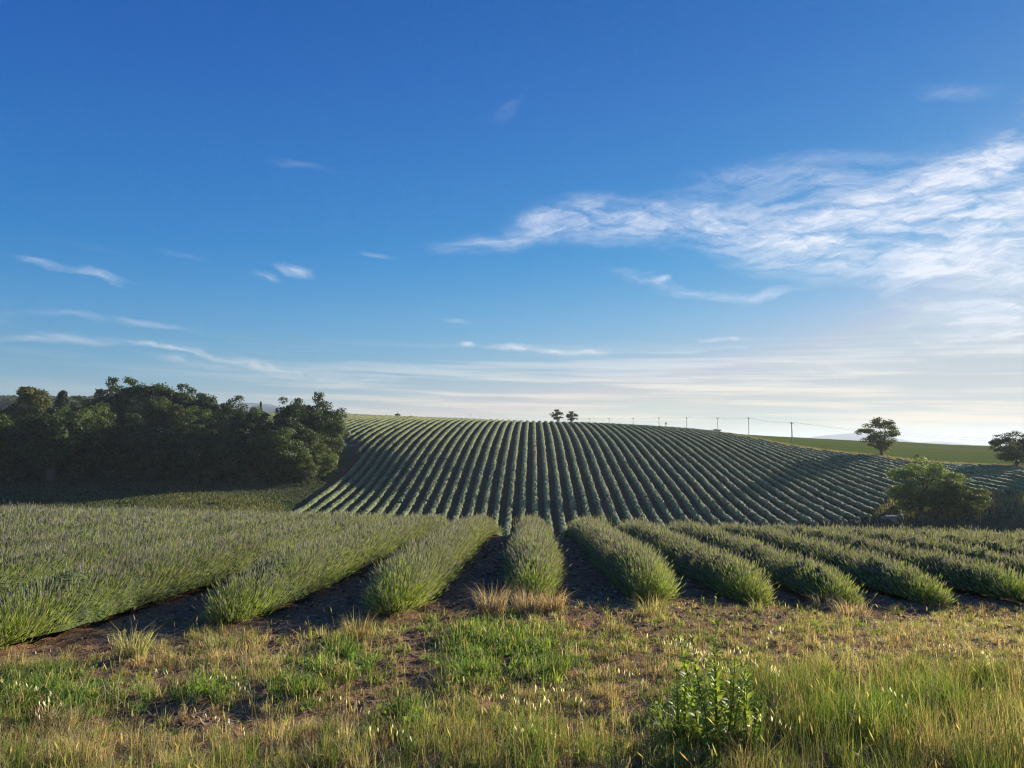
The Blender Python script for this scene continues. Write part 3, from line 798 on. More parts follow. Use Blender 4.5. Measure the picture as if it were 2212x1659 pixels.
place_tree('bush', 1984, 137, 982, 20, 'small dark bush on the track between the two right hand trees', 'bush', None, 'bush')
place_tree('bush', 857, 236, 893, 14, 'small bush beside a pole on the left part of the hill skyline', 'bush', None, 'bush')
place_tree('bush', 887, 236, 898, 13, 'low round bush on the left skyline, right of the bush by the pole', 'bush', None, 'bush')
place_tree('bush', 780, 236, 896.5, 10, 'tiny dark bush on the skyline near the wood', 'bush', None, 'bush')
place_tree('bush', 1550, 212, 927, 22, 'low scrub on the skyline where the rows meet the track', 'bush', None, 'bush')
place_tree('bush', 1190, 225, 911, 5, 'tiny scrub below the pair of skyline trees', 'bush', None, 'bush')
# the thicket below the right hand rows
place_tree('right', 1985, 91, 992, 125, 'tall hazy green tree at the left of the thicket in the hollow', 'tree', 'trees of the thicket in the hollow', 'thicket_tree', rot=1.0)
place_tree('e', 2065, 89, 1038, 115, 'lower bright green tree at the right of the thicket in the hollow', 'tree', 'trees of the thicket in the hollow', 'thicket_tree', rot=2.6)
place_tree('right', 2025, 94, 1005, 100, 'hazy tree in the middle of the thicket, behind the other two', 'tree', 'trees of the thicket in the hollow', 'thicket_tree', rot=4.0)
place_tree('e', 2098, 92, 1070, 60, 'small rounded tree at the right foot of the thicket', 'tree', 'trees of the thicket in the hollow', 'thicket_tree')
for (px, D, tp, w, lb) in [(1880, 97, 1098, 40, 'low scrub left of the thicket at the end of the rows'),
                           (1905, 93, 1108, 40, 'low pale scrub in front of the rubble heap'),
                           (1935, 95, 1092, 44, 'dark scrub against the left foot of the thicket'),
                           (1860, 93, 1116, 24, 'small scrub nearest the end of the last long hillside row'),
                           (2148, 84, 1128, 20, 'small weedy bush in the shade right of the thicket')]:
    place_tree('bush', px, D, tp, w, lb, 'scrub', 'scrub around the thicket', 'scrub')
# trees just past the right edge whose shade lies on the slope
place_tree('a', 2300, 108, 960, 150, 'oak outside the right edge that shades the foot of the slope', 'oak tree', None, 'oak_tree')

# wood on the far left ridge: one mass nobody could count
r = np.random.default_rng(40); n = 700
fx = r.uniform(-420, -190, n) ; fyy = r.uniform(430, 800, n)
fx = fx * fyy / 560
V = []; C = []
for x, y in zip(fx, fyy):
    m = 60; d = norm(r.normal(0, 1, (m, 3))); d[:, 2] = abs(d[:, 2])
    s = r.uniform(3.2, 5.5)
    p = np.array([x, y, hz(x, y) + s * .6]) + d * s * np.array([1, 1, 1.25])
    a = norm(r.normal(0, 1, (m, 3))); b = norm(np.cross(a, r.normal(0, 1, (m, 3)))); q = 1.5
    v = np.stack([p - a * q, p + b * q, p + a * q, p - b * q], 1)
    V.append(v.reshape(-1, 3)); C.append(np.repeat(np.array([.04, .06, .02]) * r.uniform(.5, 1.4, (m, 1)), 4, 0))
V = np.concatenate(V); C = np.concatenate(C)
obj('distant_wood', mesh_np('distant_wood', V, np.arange(len(V)).reshape(-1, 4), C), M_leaf, kind='stuff', cat='wood', label='far dark wood on the ridge at the left edge')

# ------------------------------------------------------------------ poles, wires, sign
def plain_mat(name, c, rough=.7, metal=0.0):
    m = bpy.data.materials.new(name); m.use_nodes = True
    b = NB(m.node_tree); p = m.node_tree.nodes['Principled BSDF']
    tc = b.n('ShaderNodeTexCoord'); f, _ = b.noise(tc.outputs['Object'], 14, 4, .6)
    b.l(b.mix(b.ramp(f, .3, .7), tuple(x * .7 for x in c), tuple(min(1, x * 1.2) for x in c)), p.inputs['Base Color'])
    p.inputs['Roughness'].default_value = rough; p.inputs['Metallic'].default_value = metal
    return m
M_pole = plain_mat('weathered_wood', (.16, .13, .11)); M_grey = plain_mat('grey_metal', (.30, .31, .32), .5, .5)
M_wire = plain_mat('wire_black', (.06, .06, .065), .6); M_glass = plain_mat('insulator', (.35, .4, .38), .3)
POLES = [(1711, 178, 911, 'tallest leaning side of the line'), (1618, 205, 901, ''), (1551, 222, 901, ''), (1484, 240, 901, ''), (1424, 257, 901, ''), (1368, 275, 902, ''), (1316, 293, 903, ''), (1273, 311, 903, ''), (1226, 332, 905, ''), (1017, 420, 895, ''), (857, 480, 888, '')]
PL = ['thick dark utility pole nearest the sunlit meadow', 'utility pole on the skyline at the corner of the meadow', 'utility pole on the skyline above the scrub',
      'utility pole on the skyline, first to the right of the triangular sign', 'utility pole on the skyline, first to the left of the triangular sign',
      'thin utility pole, second to the left of the triangular sign', 'thin utility pole, third to the left of the triangular sign', 'thin utility pole, fourth to the left of the triangular sign',
      'thin utility pole seen between the pair of skyline trees', 'solitary thin pole on the skyline left of the middle', 'thin pole rising from the small bush on the left skyline']
tops = []
for (px, D, tp, _), lb in zip(POLES, PL):
    u = ray(px, 950)[0]; x = u * D; z0 = hz(x, D); zt = at(px, tp, D)[2]
    h = zt - z0
    e = obj('utility_pole', None, label=lb, cat='utility pole', group='utility poles along the hilltop', loc=(x, D, z0))
    th = 0.12 if D < 200 else .075
    v, t = tube([(0, 0, -.4), (0.02, 0, h * .5), (0, 0, h)], [th * 1.15, th, th * .75], 8)
    obj('post', mesh_np('post', v, t, smooth=True), M_pole, parent=e)
    v, t = tube([(-.45, 0, h - .35), (.45, 0, h - .35)], [.05, .05], 4)
    obj('crossarm', mesh_np('crossarm', v, t), M_pole, parent=e)
    for sx in (-.4, .4):
        v, t = tube([(sx, 0, h - .31), (sx, 0, h - .14)], [.05, .035], 6)
        obj('insulator', mesh_np('insulator', v, t), M_glass, parent=e)
    tops.append((x, D, zt - .12))
tops = [tuple(at(2300, 957, 150)), tuple(at(2160, 955, 157))[:3]][:1] + tops
e = obj('utility_pole', None, label='utility pole outside the right edge, lower down the slope', cat='utility pole', group='utility poles along the hilltop', loc=(tops[0][0], tops[0][1], hz(tops[0][0], tops[0][1])))
h = tops[0][2] - hz(tops[0][0], tops[0][1]) + .12
v, t = tube([(0, 0, -.4), (0, 0, h)], [.16, .12], 8); obj('post', mesh_np('post', v, t, smooth=True), M_pole, parent=e)
for side, lb in ((-.4, 'upper pair wire sagging from pole to pole along the hilltop, far side'), (.4, 'wire sagging from pole to pole along the hilltop, near side')):
    parts = []
    for (a, b) in zip(tops[:-1], tops[1:]):
        a = np.array(a) + [side, 0, 0 if side > 0 else .0]; b = np.array(b) + [side, 0, 0]
        sag = 0.02 * np.linalg.norm(b - a) * (1.0 if side > 0 else .45)
        ts = np.linspace(0, 1, 11)
        pts = [a * (1 - t_) + b * t_ - np.array([0, 0, sag * 4 * t_ * (1 - t_)]) for t_ in ts]
        parts.append(tube(pts, [.010] * 11, 4))
    v, t = merge(parts)
    obj('overhead_wire', mesh_np('overhead_wire', v, t), M_wire, label=lb, cat='wire')
for px, D, tp, lb in [(1098, 300, 905, 'short thin post on the skyline left of the pair of trees'), (1120, 300, 906, 'short thin post on the skyline, nearer the pair of trees'),
                      (1108, 300, 907.5, 'lowest of the three short posts on the middle skyline')]:
    u = ray(px, 950)[0]; x = u * D; z0 = hz(x, D)
    v, t = tube([(0, 0, -.3), (0, 0, at(px, tp, D)[2] - z0)], [.09, .07], 6)
    obj('fence_post', mesh_np('fence_post', v, t), M_pole, label=lb, cat='post', group='short posts on the skyline', loc=(x, D, z0))
# triangular road sign seen from behind
D = 243; x = ray(1439, 950)[0] * D; z0 = hz(x, D); zt = at(1439, 912, D)[2]
e = obj('road_sign', None, label='small triangular road sign on a post standing on the skyline', cat='road sign', loc=(x, D, z0))
h = zt - z0
v, t = tube([(0, 0, -.3), (0, 0, h)], [.05, .05], 6); obj('post', mesh_np('post', v, t), M_grey, parent=e)
s = .78; z1 = h + .15
tri = np.array([(-s / 2, 0, z1 - s * .85), (s / 2, 0, z1 - s * .85), (0, 0, z1), (-s / 2, .03, z1 - s * .85), (s / 2, .03, z1 - s * .85), (0, .03, z1)])
me = bpy.data.meshes.new('sign_plate'); me.from_pydata([tuple(p) for p in tri], [], [(0, 1, 2), (5, 4, 3), (0, 3, 4, 1), (1, 4, 5, 2), (2, 5, 3, 0)]); me.update()
obj('sign_plate', me, M_grey, parent=e)
me = bpy.data.meshes.new('sign_plate'); me.from_pydata([(-.2, -.01, z1 - .98), (.2, -.01, z1 - .98), (.2, -.01, z1 - .74), (-.2, -.01, z1 - .74), (-.2, .02, z1 - .98), (.2, .02, z1 - .98), (.2, .02, z1 - .74), (-.2, .02, z1 - .74)], [],
    [(0, 1, 2, 3), (7, 6, 5, 4), (0, 4, 5, 1), (1, 5, 6, 2), (2, 6, 7, 3), (3, 7, 4, 0)]); me.update()
obj('lower_plate', me, M_grey, parent=e)

# ------------------------------------------------------------------ rough grass of the hollow, bank and track
M_grass = attr_mat('grass_blades', 0.7, 0.38, 0.12, 2.0)
def blades(P, h, w, lean, ldir, cb, ct, segs=2):
    """P (n,3) feet, h height, w width, lean sideways reach as a share of h, ldir heading"""
    n = len(P); D = np.stack([np.cos(ldir), np.sin(ldir), ldir * 0], 1)
    fa = ldir + PI / 2 + rng.normal(0, .8, n); A = np.stack([np.cos(fa), np.sin(fa), fa * 0], 1) * (w / 2)[:, None]
    if segs == 1:
        V = np.empty((n, 3, 3)); V[:, 0] = P - A; V[:, 1] = P + A; V[:, 2] = P + D * (lean * h)[:, None]; V[:, 2, 2] += h * np.sqrt(np.maximum(.05, 1 - lean ** 2 * .7))
        T = np.arange(n * 3).reshape(-1, 3)
        C = np.stack([cb, cb, ct], 1)
        return V.reshape(-1, 3), T, C.reshape(-1, 3)
    V = np.empty((n, 5, 3)); up = np.array([0, 0, 1.0])
    M = P + D * (lean * h * .28)[:, None] + up * (h * .58)[:, None]
    Tp = P + D * (lean * h)[:, None] + up * (h * np.sqrt(np.maximum(.08, 1 - lean ** 2 * .8)))[:, None]
    V[:, 0] = P - A; V[:, 1] = P + A; V[:, 2] = M - A * .75; V[:, 3] = M + A * .75; V[:, 4] = Tp
    o = np.arange(n)[:, None] * 5
    T = np.concatenate([o + [0, 1, 3], o + [0, 3, 2], o + [2, 3, 4]], 0)
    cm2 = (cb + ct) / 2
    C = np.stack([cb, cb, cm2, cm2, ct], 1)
    return V.reshape(-1, 3), T, C.reshape(-1, 3)
def colset(n, cols, wts):
    i = rng.choice(len(cols), n, p=np.array(wts) / sum(wts)); c = np.array(cols)[i]
    return c * (0.7 + .6 * rng.random((n, 1)))
GREEN = (.11, .19, .034); OLIVE = (.21, .225, .07); STRAW = (.42, .35, .19); BROWN = (.27, .19, .115); LIME = (.25, .31, .07); PALE = (.54, .46, .28)
# hollow
n = 60000
X = rng.uniform(-92, -24, n); Y = rng.uniform(80, 122, n)
ok = (X > -.8 * Y) & (X < -32.6) | ((Y < 91) & (X > -.8 * Y))
ok &= (fbm(X * .3, Y * .3, 3) > -.22)
X, Y = X[ok], Y[ok]; n = len(X)
wl = np.clip((X + 56) / 10, 0, 1) * np.clip((110 - Y) / 8, 0, 1)          # weeds stand taller towards the right
c = np.where((rng.random(n) < wl * .55)[:, None], colset(n, [(.17, .17, .06), (.22, .17, .09), (.09, .12, .04)], [4, 2, 4]), colset(n, [(.05, .08, .03), (.08, .10, .04), (.15, .12, .07)], [5, 3, 1]))
v, t, cc = blades(np.stack([X, Y, H(X, Y) - .03], 1), (.16 + .25 * wl + .10 * rng.random(n)), np.full(n, .17), rng.random(n) * .5, rng.random(n) * 6.28, c * .8, c, 1)
obj('hollow_grass', mesh_np('hollow_grass', v, t, cc), M_grass, kind='stuff', cat='grass', label='rough grass and yellowing weeds in the hollow before the wood')
# bank along the track, crest verge
n = 26000
X = rng.uniform(30, 118, n); e_ = hill_end(X); off = rng.choice([0, 1], n) ; Y = e_ + np.where(off, rng.normal(6.5, .7, n), rng.normal(1.6, .8, n))
c = colset(n, [(.26, .20, .12), (.14, .15, .06), (.36, .29, .18)], [4, 3, 2])
v, t, cc = blades(np.stack([X, Y, H(X, Y) - .03], 1), .25 + .35 * rng.random(n) ** 2, np.full(n, .10), rng.random(n) * .5, rng.random(n) * 6.28, c, c, 1)
obj('bank_grass', mesh_np('bank_grass', v, t, cc), M_grass, kind='stuff', cat='grass', label='dry grass fringe along both sides of the track')
# rubble and rough ground left of the thicket
n = 9000
a = np.array([hit(1905, 1118)]); X = rng.normal(50, 5, n); Y = rng.normal(94, 3.2, n)
ok = (Y < hill_start(X) + .5); X, Y = X[ok], Y[ok]; n = len(X)
c = colset(n, [(.22, .21, .10), (.12, .15, .06), (.34, .27, .19)], [3, 4, 2])
v, t, cc = blades(np.stack([X, Y, H(X, Y) - .05], 1), .35 + .4 * rng.random(n), np.full(n, .12), rng.random(n) * .6, rng.random(n) * 6.28, c * .7, c, 1)
obj('rough_weeds', mesh_np('rough_weeds', v, t, cc), M_grass, kind='stuff', cat='weeds', label='rough weeds on the ground beside the thicket')

def rock_mesh(name, seed, n=10):
    r = np.random.default_rng(seed)
    import bmesh
    bm = bmesh.new(); bmesh.ops.create_icosphere(bm, subdivisions=1, radius=1)
    for v in bm.verts: v.co *= r.uniform(.7, 1.15); v.co.z *= .7
    me = bpy.data.meshes.new(name); bm.to_mesh(me); bm.free()
    at_ = me.color_attributes.new('col', 'FLOAT_COLOR', 'POINT')
    for d in at_.data:
        q = r.uniform(.8, 1.15); d.color = (.40 * q, .31 * q, .24 * q, 1)
    return me
M_rock = attr_mat('pale_rock', .9, 0, .25, 3, bump=.8, bscale=8)
rk = [rock_mesh('rubble_block', s_) for s_ in range(4)]
RL = ['largest pale block of the rubble heap by the thicket', 'pale block at the right of the rubble heap', 'pale block at the left of the rubble heap', 'small block in front of the rubble heap',
      'small block on top of the rubble heap', 'lone pale stone at the end of the last long hillside row', 'pale block against the thicket foot']
for i, (px, D, s) in enumerate([(1922, 91, .75), (1938, 91.5, .6), (1908, 92, .5), (1926, 90, .35), (1918, 92.5, .45), (1851, 91.5, .28), (1950, 92.5, .4)]):
    x = ray(px, 1000)[0] * D
    o = obj('rubble_block', rk[i % 4], M_rock, label=RL[i], cat='rock', group='rubble heap by the thicket', loc=(x, D, hz(x, D) + s * .35))
    o.scale = (s * 1.3, s, s); o.rotation_euler = (0, 0, i * 1.3)

# ------------------------------------------------------------------ the verge in front
def gz(X, Y): return H(X, Y) + near_rough(X, Y)
BARE = [(190, 1372, 250, 36), (640, 1350, 130, 55), (860, 1400, 120, 42), (905, 1470, 60, 35), (1600, 1335, 170, 28), (290, 1545, 60, 22), (420, 1565, 110, 30), (830, 1520, 70, 18),
        (1330, 1335, 150, 24), (1000, 1330, 70, 24), (1900, 1335, 90, 16), (1980, 1440, 90, 12), (250, 1330, 170, 30), (1780, 1400, 40, 10)]
LUSH = [(1090, 1400, 150, 55), (90, 1505, 190, 45), (740, 1440, 80, 40), (650, 1500, 60, 25), (1010, 1470, 90, 30), (1545, 1560, 130, 90), (1960, 1570, 160, 40), (860, 1560, 60, 30), (1150, 1455, 80, 30), (450, 1500, 60, 30)]
DRY = [(300, 1600, 260, 60), (420, 1440, 300, 45), (150, 1435, 200, 25), (1400, 1470, 160, 50), (1110, 1310, 120, 30), (500, 1420, 220, 40), (1700, 1420, 260, 50), (2050, 1400, 250, 45), (770, 1350, 60, 30), (1250, 1350, 130, 22), (2150, 1640, 160, 40), (600, 1600, 150, 40), (2080, 1330, 180, 22)]
def ell(px, py, L):
    m = np.zeros_like(px)
    for (cx_, cy_, rx_, ry_) in L:
        m = np.maximum(m, np.clip(1.6 - np.sqrt(((px - cx_) / rx_) ** 2 + ((py - cy_) / ry_) ** 2) * 1.15, 0, 1))
    return m
NC = 31000
cY = 1.6 + (13.6 - 1.6) * rng.random(NC) ** 1.35
cX = (rng.random(NC) * 2 - 1) * (cY * .80 + 3.2)
cpx, cpy = project(cX, cY, gz(cX, cY))
rs = front_start(cX)
j1 = fbm(cX * 1.6, cY * 1.6, 3) * 2; j2 = fbm(cX * 4.1 + 50, cY * 4.1, 3) * 2
pxj = cpx + j1 * 60 + j2 * 25; pyj = cpy + j2 * 18
bare = ell(pxj, pyj, BARE); lush = ell(pxj, pyj, LUSH); dry = ell(pxj, pyj, DRY)
tall = np.clip((cpx - 1450 + j1 * 160) / 250, 0, 1) * np.clip((cpy - 1430 + j1 * 40) / 70, 0, 1)
tall = np.maximum(tall, np.clip((cpy - 1560 + j1 * 60) / 60, 0, 1) * .55)
between = np.clip((cY - (rs - .75 + j2 * .7 + np.clip(cX, -2, 4) * .08)) / .6, 0, 1)
mid = np.clip(1 - np.abs(cpy - 1400) / 110, 0, 1)
dens = (0.50 + .35 * mid + .6 * np.clip(.5 + j2, 0, 1)) * (1 - (.92 - .3 * mid) * bare) * (1 - .97 * between)
dens = np.where(np.abs(cX) > cY * .72 + .4, dens * .35, dens)
ok = rng.random(NC) < dens * np.clip(cY / 6, .5, 1)
cX, cY, lush, dry, tall, j1, j2, bare, cpx = [a_[ok] for a_ in (cX, cY, lush, dry, tall, j1, j2, bare, cpx)]
nc = len(cX)
pk = rng.random(nc)
cc0 = colset(nc, [OLIVE, GREEN, LIME, STRAW, BROWN], [4, 2.4, 2.2, 2.6, 2.0])
cc0 = np.where((pk < tall * .9)[:, None], colset(nc, [LIME, OLIVE, GREEN, BROWN], [2.2, 4.2, 3.6, .8]) * .74, cc0)
cc0 = np.where((pk < dry * .85)[:, None], colset(nc, [STRAW, BROWN, PALE, OLIVE], [4, 3.5, 1.6, 2]), cc0)
cc0 = np.where((rng.random(nc) < lush)[:, None], colset(nc, [GREEN, (.12, .20, .035), LIME], [4, 4, 2]), cc0)
ch = (.045 + .07 * rng.random(nc) ** 1.5) * (1 + .8 * np.clip(j2, -.4, 1)) + lush * (.03 + .06 * rng.random(nc)) + tall * (.03 + .20 * rng.random(nc)) * np.clip(1 + j1 * 1.2, .25, 1.6)
cr = (.02 + .05 * rng.random(nc)) * (1 + .5 * tall)
nb = (rng.integers(14, 40, nc) * np.clip(5.5 / cY, .5, 1.2)).astype(int)
I = np.repeat(np.arange(nc), nb); n = len(I)
open('/tmp/cnt', 'a').write('verge %d\n' % n)
a_ = rng.random(n) * 6.28; q = np.sqrt(rng.random(n))
X = cX[I] + np.cos(a_) * q * cr[I]; Y = cY[I] + np.sin(a_) * q * cr[I]; Z = gz(X, Y)
c = cc0[I] * (.72 + .56 * rng.random((n, 1)))
sw = rng.random(n) < .13 - .07 * tall[I]                                   # dead blades among the green ones
c = np.where(sw[:, None], np.array(STRAW) * (.7 + .5 * rng.random((n, 1))), c)
hh = ch[I] * (.55 + .7 * rng.random(n)); hh = hh * np.where(rng.random(n) < .03, 1.7, 1)
ww = (.0026 + .0024 * rng.random(n)) * (1 - .22 * tall[I]) * np.clip(Y / 5, .75, 2.2) * (1 + .5 * lush[I])
ld = a_ + rng.normal(0, .9, n) + .0; ln = np.clip(q * .75 + rng.normal(.05, .25, n), 0, 1.25) * (1 - .45 * tall[I])
seedy = (rng.random(n) < .10 * tall[I] + .02); tipc = np.where(seedy[:, None], np.array([.42, .36, .19]), c * 1.12)
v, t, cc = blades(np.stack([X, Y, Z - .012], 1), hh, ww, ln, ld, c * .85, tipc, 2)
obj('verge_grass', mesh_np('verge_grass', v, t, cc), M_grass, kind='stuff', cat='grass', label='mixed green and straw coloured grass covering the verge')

# broad leaved low herbs in the lush patches
n = 26000
Y = 2.6 + 8.5 * rng.random(n) ** 1.3; X = (rng.random(n) * 2 - 1) * Y * .75; Z = gz(X, Y); px, py = project(X, Y, Z)
l_ = ell(px, py, LUSH) * (1 - ell(px, py, BARE)); ok = (rng.random(n) < l_ * .8 + .04) & (Y < front_start(X) - .8)
X, Y, Z = X[ok], Y[ok], Z[ok]; n = len(X)
P = np.stack([X, Y, Z + rng.random(n) * .13], 1); ax = norm(rng.normal(0, 1, (n, 3)) + [0, 0, .8]); b = norm(np.cross(ax, rng.normal(0, 1, (n, 3)))); s_ = (.010 + .014 * rng.random(n))[:, None]
V = np.stack([P, P + ax * s_ + b * s_ * .7, P + ax * 2 * s_, P + ax * s_ - b * s_ * .7], 1)
C = np.repeat(colset(n, [(.085, .16, .03), (.13, .21, .045)], [1, 1]), 4, 0)
obj('leafy_herbs', mesh_np('leafy_herbs', V.reshape(-1, 3), np.arange(n * 4).reshape(-1, 4), C), M_grass, kind='stuff', cat='herbs', label='low leafy green herbs in the lush patches of the verge')

# straw litter
n = 60000
Y = 2.8 + 9.5 * rng.random(n); X = (rng.random(n) * 2 - 1) * (Y * .78 + 2)
ok = rng.random(n) < np.where(Y > front_start(X) - .5, .12, .8); X, Y = X[ok], Y[ok]; n = len(X)
an = rng.random(n) * 6.28; L_ = .03 + .10 * rng.random(n) ** 1.5
P = np.stack([X, Y, gz(X, Y) + .008 + .035 * rng.random(n)], 1); d = np.stack([np.cos(an), np.sin(an), rng.normal(0, .12, n)], 1) * L_[:, None]; s = np.stack([-np.sin(an), np.cos(an), an * 0 + .3], 1) * .0028
V = np.stack([P - s, P + s, P + d + s * .6, P + d - s * .6], 1)
C = np.repeat(colset(n, [STRAW, PALE, BROWN], [3, 2, 2]), 4, 0)
obj('straw_litter', mesh_np('straw_litter', V.reshape(-1, 3), np.arange(n * 4).reshape(-1, 4), C), M_grass, kind='stuff', cat='litter', label='dead straw lying on the soil between the grass')

# clods and stones on the bare soil
M_clod = attr_mat('clods', .95, 0, .3, 10, bump=.8, bscale=60)
ico = np.array([(0, 0, 1), (.89, 0, .45), (.28, .85, .45), (-.72, .53, .45), (-.72, -.53, .45), (.28, -.85, .45), (.3, .2, -.4)])
icf = np.array([(0, 1, 2), (0, 2, 3), (0, 3, 4), (0, 4, 5), (0, 5, 1), (1, 6, 2), (2, 6, 3), (3, 6, 4), (4, 6, 5), (5, 6, 1)])
n = 42000
Y = 2.8 + 21 * rng.random(n) ** 1.5; X = (rng.random(n) * 2 - 1) * (Y * .72)
Z = gz(X, Y); px, py = project(X, Y, Z)
b_ = ell(px, py, BARE); inrow = np.abs(((X / SP + .5) % 1) - .5) * SP < .35
p_ = np.where(Y > front_start(X) - .9, np.where(inrow, 0, .75), .06 + .9 * b_)
ok = rng.random(n) < p_; X, Y, Z = X[ok], Y[ok], Z[ok]; n = len(X)
s = (.008 + .030 * rng.random(n) ** 3) * np.clip(Y / 8, .9, 1.8)
S = s[:, None, None] * (0.6 + .8 * rng.random((n, 7, 3))) * np.array([1, 1, .65])
V = ico[None] * S; a = rng.random(n) * 6.28; ca, sa = np.cos(a)[:, None], np.sin(a)[:, None]
V = np.stack([V[..., 0] * ca - V[..., 1] * sa, V[..., 0] * sa + V[..., 1] * ca, V[..., 2]], -1) + np.stack([X, Y, Z + s * .2], 1)[:, None]
C = np.repeat(colset(n, [(.32, .18, .11), (.42, .28, .18), (.22, .12, .075), (.5, .38, .27)], [4, 3, 3, 1]), 7, 0)
obj('soil_clods', mesh_np('soil_clods', V.reshape(-1, 3), (icf[None] + np.arange(n)[:, None, None] * 7).reshape(-1, 3), C), M_clod, kind='stuff', cat='clods', label='reddish clods and small stones strewn over the bare soil')

# ---- single plants of the verge
def ground_at(px, py):
    u, v = ray(px, py); Y = np.linspace(2.5, 20, 1500); d = CAM_H + v * Y - near_z(u * Y, Y); i = np.argmax(d <= 0)
    return float(u * Y[i]), float(Y[i])
def tuft(name, px, py, hpx, wpx, n, cols, wts, label, cat='grass tuft', lean=.5, group=None, seedhead=True, w0=.004, drift=0.0):
    x, y = ground_at(px, py); hh_ = hpx / F * y; rr = wpx / F * y * .5
    a = rng.random(n) * 6.28; q = np.sqrt(rng.random(n)) * rr * .55
    P = np.stack([np.cos(a) * q, np.sin(a) * q * .7, a * 0 - .01], 1)
    P[:, 2] = gz(x + P[:, 0], y + P[:, 1]) - float(gz(np.array(x), np.array(y))) - .01
    c = colset(n, cols, wts)
    L = hh_ * (.25 + .8 * rng.random(n) ** 1.3) ; ldr = np.arctan2(P[:, 1], P[:, 0] + 1e-6) + rng.normal(0, .5, n)
    ln_ = np.clip(rng.normal(lean, .25, n), .02, 1.3)
    v, t, cc = blades(P, L, (w0 * (0.7 + .6 * rng.random(n))) * np.clip(y / 6, .7, 1.6), ln_, ldr, c * .85, c * 1.1, 2)
    o = obj(name, mesh_np(name, v, t, cc), M_grass, label=label, cat=cat, group=group, loc=(x, y, float(gz(np.array(x), np.array(y)))))
    return o
DG = 'dry grass tufts of the verge'
tuft('dry_grass_tuft', 1062, 1325, 78, 95, 420, [(.40, .30, .22), (.28, .20, .15), (.50, .42, .31)], [3, 2, 3], 'pinkish straw tuft at the left foot of the centre lavender row', lean=.6, group=DG)
tuft('dry_grass_tuft', 1140, 1328, 62, 110, 420, [(.40, .30, .22), (.30, .20, .15), (.50, .42, .31)], [3, 2, 3], 'reddish straw tuft right in front of the centre lavender row', lean=.5, group=DG)
tuft('dry_grass_tuft', 1195, 1325, 58, 70, 300, [(.45, .33, .2), (.32, .2, .12), (.52, .42, .28)], [3, 2, 2], 'straw tuft at the right foot of the centre lavender row', lean=.6, group=DG)
tuft('grass_tuft', 286, 1425, 100, 90, 230, [(.42, .40, .22), (.30, .32, .12), (.52, .46, .28)], [3, 3, 2], 'pale arching grass tuft on the bare soil at the left', lean=.8, w0=.006)
tuft('dry_grass_tuft', 1405, 1330, 62, 90, 200, [(.42, .36, .2), (.28, .28, .11), (.5, .42, .26)], [3, 3, 2], 'pale green and straw clump at the end of the first row right of centre', lean=.6, group=DG)
tuft('dry_grass_tuft', 775, 1385, 70, 110, 260, [(.40, .33, .17), (.30, .3, .12), (.26, .16, .09)], [3, 2, 2], 'straw clump at the end of the first row left of centre', lean=.6, group=DG)
tuft('dry_grass_tuft', 1840, 1330, 48, 120, 330, [(.48, .38, .26), (.33, .22, .16), (.56, .47, .35)], [3, 2, 2], 'pale pinkish dead grass spread at the right before the third right hand row', lean=.7, group=DG)
tuft('dry_grass_tuft', 1780, 1318, 52, 70, 180, [(.48, .38, .26), (.33, .25, .16)], [3, 2], 'sparse pale dead grass left of the pink dead grass patch', lean=.7, group=DG)
tuft('grass_tuft', 1635, 1325, 44, 46, 110, [(.38, .38, .2), (.22, .27, .1)], [3, 3], 'small pale weed tuft beneath the second row right of centre', lean=.5)
tuft('grass_tuft', 480, 1400, 60, 130, 190, [(.34, .33, .17), (.25, .26, .11)], [3, 3], 'grey green grass tuft in front of the second row left of centre', lean=.6)
tuft('grass_tuft', 1190, 1460, 60, 100, 240, [(.15, .21, .05), (.10, .16, .03)], [3, 3], 'green tuft on the right of the lush patch in the middle', lean=.5)
tuft('grass_tuft', 1000, 1465, 46, 100, 240, [(.12, .19, .045), (.09, .16, .03)], [3, 3], 'green tuft at the left edge of the lush middle patch', lean=.5)
tuft('dry_grass_tuft', 2150, 1655, 70, 190, 420, [(.45, .36, .24), (.35, .26, .17), (.3, .3, .13)], [3, 3, 1], 'tangle of dead pale grass in the bottom right corner', lean=.9, group=DG)
tuft('dry_grass_tuft', 180, 1650, 120, 200, 360, [(.46, .38, .19), (.34, .28, .13)], [3, 3], 'yellow straw clump at the bottom left', lean=.5, group=DG)

